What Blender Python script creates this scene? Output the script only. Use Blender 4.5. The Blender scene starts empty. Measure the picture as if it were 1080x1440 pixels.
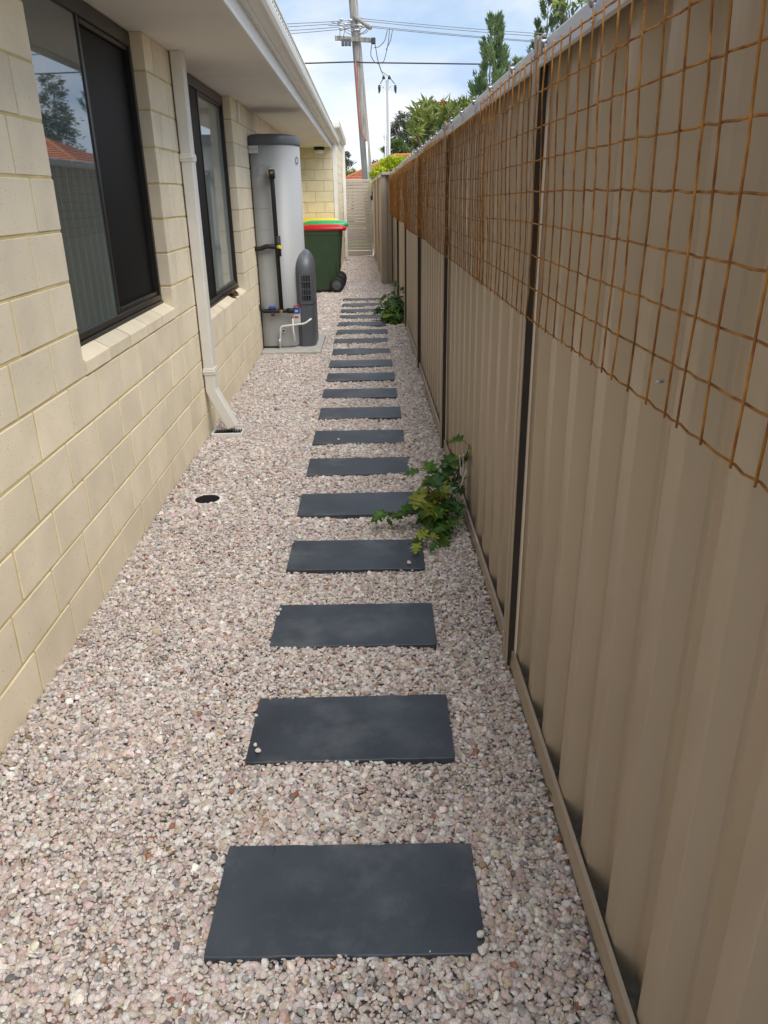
import bpy, math, random
import numpy as np
from mathutils import Vector, Matrix, Euler
random.seed(7); rng = np.random.default_rng(7)
S = bpy.context.scene; C = S.collection
R = math.radians
# ------------------------------------------------------------------ camera
CH = 1.48; FPX = 1066.66
yaw, pitch, roll = R(0.938), R(22.697), R(-0.961)
fwd = Vector((math.sin(yaw)*math.cos(pitch), math.cos(yaw)*math.cos(pitch), -math.sin(pitch)))
rt = Vector((math.cos(yaw), -math.sin(yaw), 0)); up = rt.cross(fwd)
rt, up = (rt*math.cos(roll)+up*math.sin(roll)), (up*math.cos(roll)-rt*math.sin(roll))
cam = bpy.data.objects.new('camera', bpy.data.cameras.new('camera')); C.objects.link(cam)
M = Matrix((rt, up, -fwd)).transposed().to_4x4(); M.translation = (0, 0, CH); cam.matrix_world = M
cam.data.sensor_fit = 'HORIZONTAL'; cam.data.sensor_width = 36; cam.data.lens = 36*FPX/1080
cam.data.clip_start = 0.05; cam.data.clip_end = 2000; S.camera = cam
# ------------------------------------------------------------------ sky, sun, exposure
SUN_EL, SUN_AZ = R(57), R(134)          # azimuth clockwise from +Y
w = bpy.data.worlds.new('World'); S.world = w; w.use_nodes = True
nt = w.node_tree; N = nt.nodes; L = nt.links; N.clear()
out = N.new('ShaderNodeOutputWorld'); bg = N.new('ShaderNodeBackground'); bg.inputs['Strength'].default_value = 0.055
sky = N.new('ShaderNodeTexSky'); sky.sky_type = 'NISHITA'; sky.sun_disc = False
sky.sun_elevation = SUN_EL; sky.sun_rotation = SUN_AZ; sky.air_density = 1.0; sky.dust_density = 0.6; sky.ozone_density = 2.0
tc = N.new('ShaderNodeTexCoord'); mp = N.new('ShaderNodeMapping'); mp.inputs['Scale'].default_value = (1.0, 1.0, 2.6)
mp.inputs['Location'].default_value = (1.7, 2.3, 0.9)
nz = N.new('ShaderNodeTexNoise'); nz.inputs['Scale'].default_value = 2.9; nz.inputs['Detail'].default_value = 9; nz.inputs['Roughness'].default_value = 0.52; nz.inputs['Distortion'].default_value = 0.25
rp = N.new('ShaderNodeValToRGB'); rp.color_ramp.elements[0].position = 0.40; rp.color_ramp.elements[1].position = 0.56
rp.color_ramp.elements[0].color = (0.12,)*3+(1,); rp.color_ramp.elements[1].color = (1,)*4
nz2 = N.new('ShaderNodeTexNoise'); nz2.inputs['Scale'].default_value = 3.4; nz2.inputs['Detail'].default_value = 6
rp2 = N.new('ShaderNodeValToRGB'); rp2.color_ramp.elements[0].position = 0.40; rp2.color_ramp.elements[1].position = 0.57
rp2.color_ramp.elements[0].color = (3.5, 4.5, 6.1, 1); rp2.color_ramp.elements[1].color = (6.2, 6.4, 6.6, 1)
mx = N.new('ShaderNodeMix'); mx.data_type = 'RGBA'
L.new(tc.outputs['Generated'], mp.inputs['Vector']); L.new(mp.outputs['Vector'], nz.inputs['Vector']); L.new(mp.outputs['Vector'], nz2.inputs['Vector'])
L.new(nz.outputs['Fac'], rp.inputs['Fac']); L.new(nz2.outputs['Fac'], rp2.inputs['Fac'])
L.new(rp.outputs['Color'], mx.inputs[0]); L.new(sky.outputs['Color'], mx.inputs[6]); L.new(rp2.outputs['Color'], mx.inputs[7])
L.new(mx.outputs[2], bg.inputs['Color']); L.new(bg.outputs[0], out.inputs['Surface'])
sun = bpy.data.objects.new('sun', bpy.data.lights.new('sun', 'SUN')); C.objects.link(sun)
sun.data.energy = 1.5; sun.data.angle = R(55); sun.data.color = (1, 0.96, 0.9)
sd = Vector((math.sin(SUN_AZ)*math.cos(SUN_EL), math.cos(SUN_AZ)*math.cos(SUN_EL), math.sin(SUN_EL)))
sun.rotation_euler = sd.to_track_quat('Z', 'Y').to_euler(); sun.location = sd*50
vs = S.view_settings; vs.view_transform = 'Standard'; vs.look = 'None'; vs.exposure = 1.6; vs.gamma = 1; vs.use_curve_mapping = False
S.render.engine = 'CYCLES'; S.cycles.max_bounces = 8

# ------------------------------------------------------------------ helpers
def ray(x, y):
    return rt*((x-540)/FPX) - up*((y-720)/FPX) + fwd
def PY(x, y, Y): d = ray(x, y); return Vector((0, 0, CH)) + d*(Y/d.y)
def PX(x, y, X): d = ray(x, y); return Vector((0, 0, CH)) + d*(X/d.x)
def PG(x, y, z=0): d = ray(x, y); return Vector((0, 0, CH)) + d*((z-CH)/d.z)

class MB:
    def __init__(s): s.v = []; s.f = []; s.sm = []
    def add(s, v, f, smooth=False):
        o = len(s.v); s.v += [tuple(p) for p in v]; s.f += [tuple(i+o for i in q) for q in f]; s.sm += [smooth]*len(f); return s
    def box(s, a, b, bev=0.0):
        x0, y0, z0 = a; x1, y1, z1 = b
        if bev <= 0:
            v = [(x0,y0,z0),(x1,y0,z0),(x1,y1,z0),(x0,y1,z0),(x0,y0,z1),(x1,y0,z1),(x1,y1,z1),(x0,y1,z1)]
            return s.add(v, [(0,3,2,1),(4,5,6,7),(0,1,5,4),(1,2,6,5),(2,3,7,6),(3,0,4,7)])
        c = [(x0+x1)/2,(y0+y1)/2,(z0+z1)/2]; h = [(x1-x0)/2,(y1-y0)/2,(z1-z0)/2]; v = []; idx = {}
        for sx in (-1,1):
            for sy in (-1,1):
                for sz in (-1,1):
                    for ax in range(3):
                        p = [c[i]+(sx,sy,sz)[i]*(h[i]-(0 if i == ax else bev)) for i in range(3)]
                        idx[(sx,sy,sz,ax)] = len(v); v.append(p)
        f = []
        for ax in range(3):
            o = [i for i in range(3) if i != ax]
            for sg in (-1,1):
                q = []
                for (a1,a2) in ((-1,-1),(1,-1),(1,1),(-1,1)):
                    k = [0,0,0]; k[ax] = sg; k[o[0]] = a1; k[o[1]] = a2; q.append(idx[(*k,ax)])
                f.append(q)
        for ax in range(3):           # edges along ax
            o = [i for i in range(3) if i != ax]
            for a1 in (-1,1):
                for a2 in (-1,1):
                    q = []
                    for (sg,fa) in ((-1,o[0]),(1,o[0]),(1,o[1]),(-1,o[1])):
                        k = [0,0,0]; k[ax] = sg; k[o[0]] = a1; k[o[1]] = a2; q.append(idx[(*k,fa)])
                    f.append(q)
        for sx in (-1,1):
            for sy in (-1,1):
                for sz in (-1,1): f.append([idx[(sx,sy,sz,a)] for a in range(3)])
        V = [Vector(p) for p in v]; cc = Vector(c); g = []
        for q in f:
            n = (V[q[1]]-V[q[0]]).cross(V[q[2]]-V[q[0]]); m = sum((V[i] for i in q), Vector())/len(q)
            g.append(q if n.dot(m-cc) > 0 else q[::-1])
        return s.add(v, g)
    def tube(s, pts, r, n=8, caps=True, smooth=True):
        P = [Vector(p) for p in pts]; v = []; f = []
        rs = r if hasattr(r, '__len__') else [r]*len(P); ref = None
        for i, p in enumerate(P):
            t = ((P[i+1]-p).normalized() if i < len(P)-1 else Vector()) + ((p-P[i-1]).normalized() if i else Vector()); t.normalize()
            if ref is None: ref = Vector((0,0,1)) if abs(t.z) < 0.9 else Vector((1,0,0))
            a = t.cross(ref).normalized(); b = a.cross(t).normalized(); ref = b
            for k in range(n):
                an = 2*math.pi*k/n; v.append(p+(a*math.cos(an)+b*math.sin(an))*rs[i])
        for i in range(len(P)-1):
            for k in range(n): k2 = (k+1) % n; f.append((i*n+k, i*n+k2, (i+1)*n+k2, (i+1)*n+k))
        s.add(v, f, smooth)
        if caps:
            o = len(s.v)-len(v); s.f += [tuple(o+k for k in range(n))[::-1], tuple(o+(len(P)-1)*n+k for k in range(n))]; s.sm += [False]*2
        return s
    def loft(s, rings, closed=True, caps=True, smooth=False):
        n = len(rings[0]); v = [p for r_ in rings for p in r_]; f = []
        for i in range(len(rings)-1):
            for k in range(n if closed else n-1): k2 = (k+1) % n; f.append((i*n+k, i*n+k2, (i+1)*n+k2, (i+1)*n+k))
        o = len(s.v); s.add(v, f, smooth)
        if caps and closed:
            s.f += [tuple(o+k for k in range(n))[::-1], tuple(o+(len(rings)-1)*n+k for k in range(n))]; s.sm += [False]*2
        return s
    def mesh(s, name, m):
        me = bpy.data.meshes.new(name); me.from_pydata(s.v, [], s.f); me.polygons.foreach_set('use_smooth', s.sm)
        if m: me.materials.append(m)
        me.update(); return me
    def build(s, name, m, parent=None): return obj(name, s.mesh(name, m), parent)
def obj(name, me, parent=None, loc=None):
    o = bpy.data.objects.new(name, me); C.objects.link(o); o.parent = parent
    if loc is not None: o.location = loc
    return o
def tag(o, label, cat, group=None, kind=None):
    if label: o['label'] = label
    if cat: o['category'] = cat
    if group: o['group'] = group
    if kind: o['kind'] = kind
    return o
def thing(name, label, cat, loc=(0,0,0), group=None):
    o = bpy.data.objects.new(name, None); C.objects.link(o); o.location = loc; o.empty_display_size = .1
    return tag(o, label, cat, group)
def box(name, a, b, m, parent=None, bev=0): return MB().box(a, b, bev).build(name, m, parent)
def rel(mb, p): mb.v = [(a-p[0], b-p[1], c-p[2]) for a, b, c in mb.v]; return mb
def struct(o): o['kind'] = 'structure'; return o

def mat(name, col, rough=0.6, metal=0.0, var=0.0, vscale=8.0, bump=0.0, bscale=60.0, ior=1.5, spec=0.5, stretch=None, objrand=0.0, col2=None, lo=.35, hi=.65, detail=5):
    m = bpy.data.materials.new(name); m.use_nodes = True; n = m.node_tree.nodes; l = m.node_tree.links
    b = n['Principled BSDF']; b.inputs['Base Color'].default_value = (*col, 1); b.inputs['Roughness'].default_value = rough
    b.inputs['Metallic'].default_value = metal; b.inputs['IOR'].default_value = ior; b.inputs['Specular IOR Level'].default_value = spec
    t = n.new('ShaderNodeTexCoord'); vec = t.outputs['Object']
    oi = n.new('ShaderNodeObjectInfo')
    if objrand or var or col2:
        ad = n.new('ShaderNodeVectorMath'); ad.operation = 'ADD'; sc = n.new('ShaderNodeVectorMath'); sc.operation = 'SCALE'
        cb = n.new('ShaderNodeCombineXYZ'); 
        for k in range(3): l.new(oi.outputs['Random'], cb.inputs[k])
        l.new(cb.outputs[0], sc.inputs[0]); sc.inputs['Scale'].default_value = 37.0
        l.new(vec, ad.inputs[0]); l.new(sc.outputs[0], ad.inputs[1]); vec = ad.outputs[0]
    if stretch:
        mpn = n.new('ShaderNodeMapping'); mpn.inputs['Scale'].default_value = stretch; l.new(vec, mpn.inputs['Vector']); vec = mpn.outputs['Vector']
    if var or col2:
        q = n.new('ShaderNodeTexNoise'); q.inputs['Scale'].default_value = vscale; q.inputs['Detail'].default_value = detail; l.new(vec, q.inputs['Vector'])
        r_ = n.new('ShaderNodeValToRGB'); r_.color_ramp.elements[0].position = lo; r_.color_ramp.elements[1].position = hi
        c2 = col2 or tuple(min(1, c*(1+var)) for c in col); c1 = col if col2 else tuple(c*(1-var) for c in col)
        r_.color_ramp.elements[0].color = (*c1, 1); r_.color_ramp.elements[1].color = (*c2, 1)
        l.new(q.outputs['Fac'], r_.inputs['Fac']); co = r_.outputs['Color']
        if objrand:
            hs = n.new('ShaderNodeHueSaturation'); ma = n.new('ShaderNodeMapRange'); ma.inputs['To Min'].default_value = 1-objrand; ma.inputs['To Max'].default_value = 1+objrand
            l.new(oi.outputs['Random'], ma.inputs['Value']); l.new(ma.outputs[0], hs.inputs['Value']); l.new(co, hs.inputs['Color']); co = hs.outputs['Color']
        l.new(co, b.inputs['Base Color']); m['co'] = 1
    if bump:
        q2 = n.new('ShaderNodeTexNoise'); q2.inputs['Scale'].default_value = bscale; q2.inputs['Detail'].default_value = 6; l.new(vec, q2.inputs['Vector'])
        bp = n.new('ShaderNodeBump'); bp.inputs['Strength'].default_value = bump; bp.inputs['Distance'].default_value = 0.004
        l.new(q2.outputs['Fac'], bp.inputs['Height']); l.new(bp.outputs[0], b.inputs['Normal'])
    return m
def brick_mat():
    m = mat('cream_block', (.80, .705, .53), .85, var=.06, vscale=5, bump=.4, bscale=140, objrand=.055)
    n = m.node_tree.nodes; l = m.node_tree.links; b = n['Principled BSDF']
    src = b.inputs['Base Color'].links[0].from_socket; bump = [q for q in n if q.type == 'BUMP'][0]; ad = [q for q in n if q.type == 'VECT_MATH' and q.operation == 'ADD'][0]
    v = n.new('ShaderNodeTexVoronoi'); v.inputs['Scale'].default_value = 95; l.new(ad.outputs[0], v.inputs['Vector'])
    q = n.new('ShaderNodeTexNoise'); q.inputs['Scale'].default_value = 55; l.new(ad.outputs[0], q.inputs['Vector'])
    a = n.new('ShaderNodeMath'); a.operation = 'LESS_THAN'; a.inputs[1].default_value = .2; l.new(v.outputs['Distance'], a.inputs[0])
    g = n.new('ShaderNodeMath'); g.operation = 'GREATER_THAN'; g.inputs[1].default_value = .58; l.new(q.outputs['Fac'], g.inputs[0])
    mu = n.new('ShaderNodeMath'); mu.operation = 'MULTIPLY'; l.new(a.outputs[0], mu.inputs[0]); l.new(g.outputs[0], mu.inputs[1])
    mixn = n.new('ShaderNodeMix'); mixn.data_type = 'RGBA'; l.new(mu.outputs[0], mixn.inputs[0]); l.new(src, mixn.inputs[6]); mixn.inputs[7].default_value = (.52, .44, .30, 1)
    l.new(mixn.outputs[2], b.inputs['Base Color'])
    b2 = n.new('ShaderNodeBump'); b2.invert = True; b2.inputs['Strength'].default_value = .8; b2.inputs['Distance'].default_value = .003
    l.new(mu.outputs[0], b2.inputs['Height']); l.new(bump.outputs[0], b2.inputs['Normal']); l.new(b2.outputs[0], b.inputs['Normal'])
    return m
def leaf_mat(name, c1, c2, rough=.5, trans=.25):
    m = mat(name, c1, rough, col2=c2, vscale=2.2, objrand=.25, spec=.35, lo=.3, hi=.7); n = m.node_tree.nodes; l = m.node_tree.links
    b = n['Principled BSDF']; src = b.inputs['Base Color'].links[0].from_socket
    tr = n.new('ShaderNodeBsdfTranslucent'); ms = n.new('ShaderNodeMixShader'); ms.inputs[0].default_value = trans
    l.new(src, tr.inputs['Color']); l.new(b.outputs[0], ms.inputs[1]); l.new(tr.outputs[0], ms.inputs[2]); l.new(ms.outputs[0], n['Material Output'].inputs['Surface'])
    return m
MT = dict(
 block=brick_mat(), mortar=mat('mortar', (.63,.52,.25), .9, var=.12, vscale=12, bump=.5, bscale=150),
 fence=mat('fence_paint', (.415,.332,.243), .34, var=.045, vscale=2.2, stretch=(1,1,.3), spec=.5),
 post=mat('post_paint', (.39,.312,.228), .42, var=.05, vscale=3), cap=mat('cap_sky_tint', (.40,.36,.33), .3, var=.04, vscale=3, spec=.6),  # cap: same paint as the fence, sky reflection mixed into its colour
 rust=mat('rust', (.20,.068,.012), .85, col2=(.46,.21,.035), vscale=28, objrand=.2, bump=.4, bscale=300),
 steel=mat('galvanised', (.55,.56,.58), .35, metal=.8, var=.1, vscale=30),
 paver=mat('charcoal_concrete', (.033,.043,.057), .40, col2=(.062,.076,.096), vscale=5.5, bump=.25, bscale=220, objrand=.12, lo=.3, hi=.75, detail=9),
 white=mat('white_paint', (.82,.82,.79), .4, var=.03, vscale=4), cream=mat('cream_paint', (.76,.745,.69), .45, var=.03, vscale=4),
 soffit=mat('soffit_board', (.85,.82,.76), .7, var=.03, vscale=2), joint=mat('joint_strip', (.16,.15,.135), .6),
 gutter=mat('gutter_paint', (.74,.725,.67), .35, var=.03, vscale=3), roof=mat('roof_sheet', (.72,.72,.70), .4, var=.04),
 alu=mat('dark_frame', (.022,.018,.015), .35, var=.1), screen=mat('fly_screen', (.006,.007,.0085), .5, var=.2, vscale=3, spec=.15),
 glass=mat('tinted_pane', (.055,.092,.096), .02, ior=2.7, spec=.6, var=.15, vscale=1.5),
 glass2=mat('clear_pane', (.30,.33,.31), .03, ior=2.3, spec=.5, var=.1, vscale=1.5),
 black=mat('black_rubber', (.012,.012,.013), .6, var=.2, vscale=20), concrete=mat('slab_concrete', (.46,.45,.42), .85, var=.1, vscale=14, bump=.4, bscale=120),
 tank=mat('tank_enamel', (.37,.378,.38), .45, var=.02, vscale=2), tankdark=mat('tank_dark', (.095,.103,.12), .42, var=.05, vscale=4),
 brass=mat('brass', (.5,.32,.1), .35, metal=.9, var=.1), blue=mat('blue_plastic', (.03,.10,.42), .4, var=.05), yellow=mat('yellow_plastic', (.75,.62,.04), .4, var=.04),
 red=mat('red_plastic', (.50,.012,.018), .38, var=.06, vscale=5), green=mat('green_plastic', (.02,.40,.15), .38, var=.06, vscale=5),
 bin=mat('bin_plastic', (.026,.058,.026), .5, col2=(.036,.072,.035), vscale=7, bump=.1, bscale=90), label=mat('label', (.60,.61,.62), .5, var=.03), ink=mat('ink', (.25,.25,.26), .6, var=.1),
 gate=mat('gate_paint', (.50,.44,.36), .4, var=.03, vscale=4),
 wood=mat('grey_pole_wood', (.20,.185,.17), .9, col2=(.42,.40,.375), vscale=9, stretch=(3,3,.18), bump=.6, bscale=30),
 polemetal=mat('pole_steel', (.60,.62,.64), .35, metal=.35, var=.05), wire=mat('wire', (.22,.23,.25), .5, var=.1), cable=mat('cable', (.04,.042,.05), .6, var=.1), cable_red=mat('cable_red', (.62,.12,.07), .5, var=.1),
 tile=mat('orange_tile', (.36,.11,.05), .8, col2=(.50,.19,.09), vscale=6, bump=.4, bscale=20), tilebrown=mat('brown_tile', (.25,.13,.09), .8, var=.2, vscale=6),
 housewall=mat('house_render', (.5,.45,.38), .8, var=.06), grime=mat('stain', (.16,.145,.12), .9, var=.3, vscale=40),
 ground=mat('earth', (.20,.165,.12), .95, var=.25, vscale=6, bump=.5, bscale=40), base=mat('gravel_bed', (.27,.225,.195), .95, var=.3, vscale=60, bump=.6, bscale=120),
 road=mat('asphalt', (.06,.06,.062), .9, var=.1, vscale=20), drive=mat('driveway_paving', (.42,.40,.37), .85, var=.08, vscale=8), verge=mat('verge_grass', (.10,.13,.04), .95, var=.3, vscale=9),
 bark=mat('bark', (.12,.09,.065), .9, var=.3, vscale=12, bump=.6, bscale=30), stem=mat('vine_stem', (.055,.035,.025), .8, var=.2), stake=mat('stake_white', (.72,.72,.70), .6, var=.05), tagm=mat('plant_tag', (.50,.66,.66), .4, var=.05),
 cavity_shade=mat('channel_shade', (.040,.032,.025), .7, var=.2), weed=mat('weed', (.12,.2,.03), .6, var=.2), dry=mat('dry_leaf', (.14,.06,.03), .8, var=.3, vscale=20),
 vine=leaf_mat('vine_leaf', (.05,.135,.016), (.12,.26,.035), .38, .35), vine_y=leaf_mat('vine_leaf_young', (.17,.28,.03), (.32,.30,.04), .42), vine_d=leaf_mat('vine_leaf_deep', (.028,.085,.018), (.06,.14,.026), .35),
 cyp=leaf_mat('cypress', (.11,.18,.085), (.25,.33,.14)), frang=leaf_mat('broad_leaf', (.09,.155,.03), (.30,.34,.08), .4), gold=leaf_mat('golden_conifer', (.36,.46,.02), (.60,.64,.05)),
 gum=leaf_mat('gum_leaf', (.09,.11,.07), (.18,.19,.13)), tree=leaf_mat('tree_leaf', (.06,.12,.035), (.13,.19,.06)), far=leaf_mat('far_leaf', (.035,.05,.03), (.07,.085,.05)), flower=mat('flower', (.5,.16,.05), .6, var=.1),
)
WX = -1.095; SOF = 2.25; ZB = .85; CO = .1755

# ------------------------------------------------------------------ ground
struct(MB().add([(-300,-60,-.09),(300,-60,-.09),(300,1200,-.09),(-300,1200,-.09)], [(0,1,2,3)]).build('ground', MT['ground']))
struct(MB().add([(-40,21.6,-.05),(40,21.6,-.05),(40,24.6,-.05),(-40,24.6,-.05)], [(0,1,2,3)]).build('driveway', MT['drive']))
struct(MB().add([(-200,24.6,-.06),(200,24.6,-.06),(200,30.5,-.06),(-200,30.5,-.06)], [(0,1,2,3)]).build('verge', MT['verge']))
struct(MB().add([(-200,30.5,-.045),(200,30.5,-.045),(200,38,-.045),(-200,38,-.045)], [(0,1,2,3)]).build('road', MT['road']))
struct(MB().add([(-1.16,-.6,-.017),(.56,-.6,-.017),(.56,21.6,-.017),(-1.16,21.6,-.017)], [(0,1,2,3)]).build('gravel_bed', MT['base']))

# ------------------------------------------------------------------ gravel (uncountable): real pebbles scattered by geometry nodes
def far_fence_x(y): return .455 if y < 14.05 else .285-(y-14.05)*.0125
PAV = [(-.377+.003*math.sin(3*k), 1.115+.5942*k) for k in range(19)]
def gravel():
    pts = []; sc = []; ro = []; co = []; va = []
    pal = np.array([(.65,.60,.565),(.60,.535,.495),(.55,.45,.41),(.46,.36,.325),(.40,.38,.37),(.285,.28,.28),(.51,.43,.335),(.30,.14,.09),(.69,.665,.645),(.38,.26,.16),(.17,.165,.165)])
    pw = np.array([.25,.22,.19,.10,.06,.022,.065,.008,.07,.008,.008]); pw /= pw.sum()
    for (y0, y1, sp, rad) in ((.6,3.4,.0097,.0060),(3.4,8.0,.0122,.0076),(8.0,21.5,.0175,.0110)):
        for layer in (0, 1):
            s_ = sp if layer == 0 else sp*1.75
            xs = np.arange(-1.12, .50, s_); ys = np.arange(y0, y1, s_*.87)
            X, Y = np.meshgrid(xs, ys); X[1::2] += s_/2
            X = X.ravel()+rng.normal(0, s_*.22, X.size); Y = Y.ravel()+rng.normal(0, s_*.22, Y.size)
            keep = np.ones(X.size, bool)
            for (px, py) in PAV:
                # irregular spill over slab edges
                m_ = .002+rng.normal(0, .0035, X.size)
                keep &= ~((X > px+m_) & (X < px+.596-m_) & (Y > py+m_) & (Y < py+.298-m_))
            keep &= ~((X > -1.08) & (X < -.858) & (Y > 4.915) & (Y < 5.06))
            keep &= ~(((X+.875)**2+(Y-3.76)**2 < .073**2))
            keep &= ~((X > -1.1) & (X < -.485) & (Y > 7.73) & (Y < 8.75))
            lim = np.where(Y < 14.05, .455, .285-(Y-14.05)*.0125); keep &= X < lim-.004
            lw = np.where(Y < 14.55, WX, -.565); keep &= X > lw+.004
            X, Y = X[keep], Y[keep]; n = X.size
            a = rad*np.exp(rng.normal(0, .30, n)+.10*np.sin(X*7.3+Y*2.1)*np.sin(Y*4.7-X*3.1)); a = np.clip(a, rad*.5, rad*1.9)
            und = .005*np.sin(X*5.1+Y*1.7)+.003*np.sin(Y*3.3-X*2)+.0025*np.sin(Y*9+X*13)
            Z = und-.007+rng.normal(0, .0026, n)+(0.0050 if layer else 0)
            pts.append(np.stack([X, Y, Z], 1))
            sc.append(np.stack([a*rng.uniform(.95,1.3,n), a*rng.uniform(.72,1.0,n), a*rng.uniform(.5,.8,n)], 1))
            ro.append(np.stack([rng.normal(0,.35,n), rng.normal(0,.35,n), rng.uniform(0,6.283,n)], 1))
            k = rng.choice(len(pal), n, p=pw); c = pal[k]*np.exp(rng.normal(0,.11,(n,1)))*np.exp(rng.normal(0,.03,(n,3)))
            co.append(c); va.append(rng.integers(0, 14, n))
    # a few loose pebbles lying on the slabs
    loose = [PG(x, y, .02) for x, y in ((363,1054),(359,1046),(678,1335),(676,1312),(406,765),(407,772),(681,1330),(394,856),(476,617),(391,862),(575,790),(412,762))]
    n = len(loose); pts.append(np.array([(p.x, p.y, .017) for p in loose])); a = rng.uniform(.006,.0095,n)
    sc.append(np.stack([a*1.1,a*.9,a*.7],1)); ro.append(np.stack([rng.normal(0,.2,n),rng.normal(0,.2,n),rng.uniform(0,6,n)],1)); co.append(np.tile(pal[0],(n,1))); va.append(rng.integers(0,14,n))
    P = np.concatenate(pts).astype(np.float32); n = len(P)
    me = bpy.data.meshes.new('gravel'); me.vertices.add(n); me.vertices.foreach_set('co', P.ravel())
    for nm, arr in (('scl', sc), ('rot', ro)):
        at = me.attributes.new(nm, 'FLOAT_VECTOR', 'POINT'); at.data.foreach_set('vector', np.concatenate(arr).astype(np.float32).ravel())
    at = me.attributes.new('col', 'FLOAT_COLOR', 'POINT'); at.data.foreach_set('color', np.concatenate([np.concatenate(co), np.ones((n,1))], 1).astype(np.float32).ravel())
    at = me.attributes.new('var', 'INT', 'POINT'); at.data.foreach_set('value', np.concatenate(va).astype(np.int32))
    # material
    m = bpy.data.materials.new('pebble'); m.use_nodes = True; nn = m.node_tree.nodes; l = m.node_tree.links; b = nn['Principled BSDF']
    at = nn.new('ShaderNodeAttribute'); at.attribute_type = 'INSTANCER'; at.attribute_name = 'col'
    t = nn.new('ShaderNodeTexCoord'); q = nn.new('ShaderNodeTexNoise'); q.inputs['Scale'].default_value = 2.2; q.inputs['Detail'].default_value = 5
    mr = nn.new('ShaderNodeMapRange'); mr.inputs['To Min'].default_value = .72; mr.inputs['To Max'].default_value = 1.26; mr.inputs['From Min'].default_value = .3; mr.inputs['From Max'].default_value = .7
    hs = nn.new('ShaderNodeHueSaturation'); l.new(t.outputs['Object'], q.inputs['Vector']); l.new(q.outputs['Fac'], mr.inputs['Value']); l.new(mr.outputs[0], hs.inputs['Value'])
    l.new(at.outputs['Color'], hs.inputs['Color']); l.new(hs.outputs['Color'], b.inputs['Base Color']); b.inputs['Roughness'].default_value = .75; b.inputs['Specular IOR Level'].default_value = .3
    o = obj('gravel', me); me.materials.append(m); tag(o, 'pale pink and white rounded pebble gravel covering the side path', 'gravel', kind='stuff')
    g = bpy.data.node_groups.new('pebbles', 'GeometryNodeTree')
    g.interface.new_socket('Geometry', in_out='INPUT', socket_type='NodeSocketGeometry'); g.interface.new_socket('Geometry', in_out='OUTPUT', socket_type='NodeSocketGeometry')
    G = g.nodes; gl = g.links; gi = G.new('NodeGroupInput'); go = G.new('NodeGroupOutput'); g2i = G.new('GeometryNodeGeometryToInstance')
    for i in range(14):
        ic = G.new('GeometryNodeMeshIcoSphere'); ic.inputs['Radius'].default_value = 1.12; ic.inputs['Subdivisions'].default_value = 1 if i % 2 else 2
        rv = G.new('FunctionNodeRandomValue'); rv.data_type = 'FLOAT_VECTOR'; k = .5 if i % 2 else .34
        rv.inputs[0].default_value = (-k,)*3; rv.inputs[1].default_value = (k,)*3; rv.inputs['Seed'].default_value = i*11+3
        sp_ = G.new('GeometryNodeSetPosition'); gl.new(ic.outputs['Mesh'], sp_.inputs['Geometry']); gl.new(rv.outputs[0], sp_.inputs['Offset'])
        ch = G.new('GeometryNodeConvexHull'); gl.new(sp_.outputs[0], ch.inputs[0])
        sb = G.new('GeometryNodeSubdivisionSurface'); sb.inputs['Level'].default_value = 2 if i % 2 else 1; gl.new(ch.outputs[0], sb.inputs[0])
        ss = G.new('GeometryNodeSetShadeSmooth'); gl.new(sb.outputs[0], ss.inputs[0])
        sm = G.new('GeometryNodeSetMaterial'); sm.inputs['Material'].default_value = m; gl.new(ss.outputs[0], sm.inputs['Geometry'])
        gl.new(sm.outputs[0], g2i.inputs[0])
    ip = G.new('GeometryNodeInstanceOnPoints'); gl.new(gi.outputs[0], ip.inputs['Points']); gl.new(g2i.outputs[0], ip.inputs['Instance']); ip.inputs['Pick Instance'].default_value = True
    def na(nm, dt):
        q = G.new('GeometryNodeInputNamedAttribute'); q.data_type = dt; q.inputs['Name'].default_value = nm; return q.outputs['Attribute']
    gl.new(na('var', 'INT'), ip.inputs['Instance Index']); gl.new(na('scl', 'FLOAT_VECTOR'), ip.inputs['Scale'])
    e2r = G.new('FunctionNodeEulerToRotation'); gl.new(na('rot', 'FLOAT_VECTOR'), e2r.inputs[0]); gl.new(e2r.outputs[0], ip.inputs['Rotation'])
    gl.new(ip.outputs[0], go.inputs[0])
    md = o.modifiers.new('pebbles', 'NODES'); md.node_group = g
gravel()

# ------------------------------------------------------------------ house
house = thing('brick_house', 'cream block house wall with dark windows and white eaves along the path', 'house', (WX, 1.5, 0))
hinv = Vector((-WX, -1.5, 0))
def hp(mb, name, m, parent=None):          # house part: parts are built in world space, stored relative to the house
    mb.v = [(x+hinv.x, y+hinv.y, z+hinv.z) for x, y, z in mb.v]
    return mb.build(name, m, parent or house)
WIN = [(2.934, 4.435, .95), (5.33, 7.09, .745)]     # y0, y1, sill height at the frame
Y0, Y1 = -.5, 14.55
core = MB()
segs = [(Y0, WIN[0][0]), (WIN[0][1], WIN[1][0]), (WIN[1][1], Y1)]
for a, b in segs: core.box((WX-.078, a+.003, -.3), (WX-.0035, b-.003, SOF+.06))
for a, b, z in WIN: core.box((WX-.077, a-.01, -.3), (WX-.004, b+.01, z-.075))
wall = hp(core, 'wall', MT['mortar'])
cache = {}
def brick_mesh(dx, dy, dz, var):
    k = (round(dx,3), round(dy,3), round(dz,3), var)
    if k not in cache:
        mb = MB().box((-dx/2,-dy/2,-dz/2), (dx/2,dy/2,dz/2), .0022)
        rr = random.Random(var*7+int(dy*1000)); mb.v = [tuple(c+rr.uniform(-.0009,.0009) for c in p) for p in mb.v]
        cache[k] = mb.mesh('brick', MT['block'])
    return cache[k]
def sill_low(z): return ZB+CO*math.floor((z-.041-.03-ZB)/CO)
bricks = []
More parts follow.
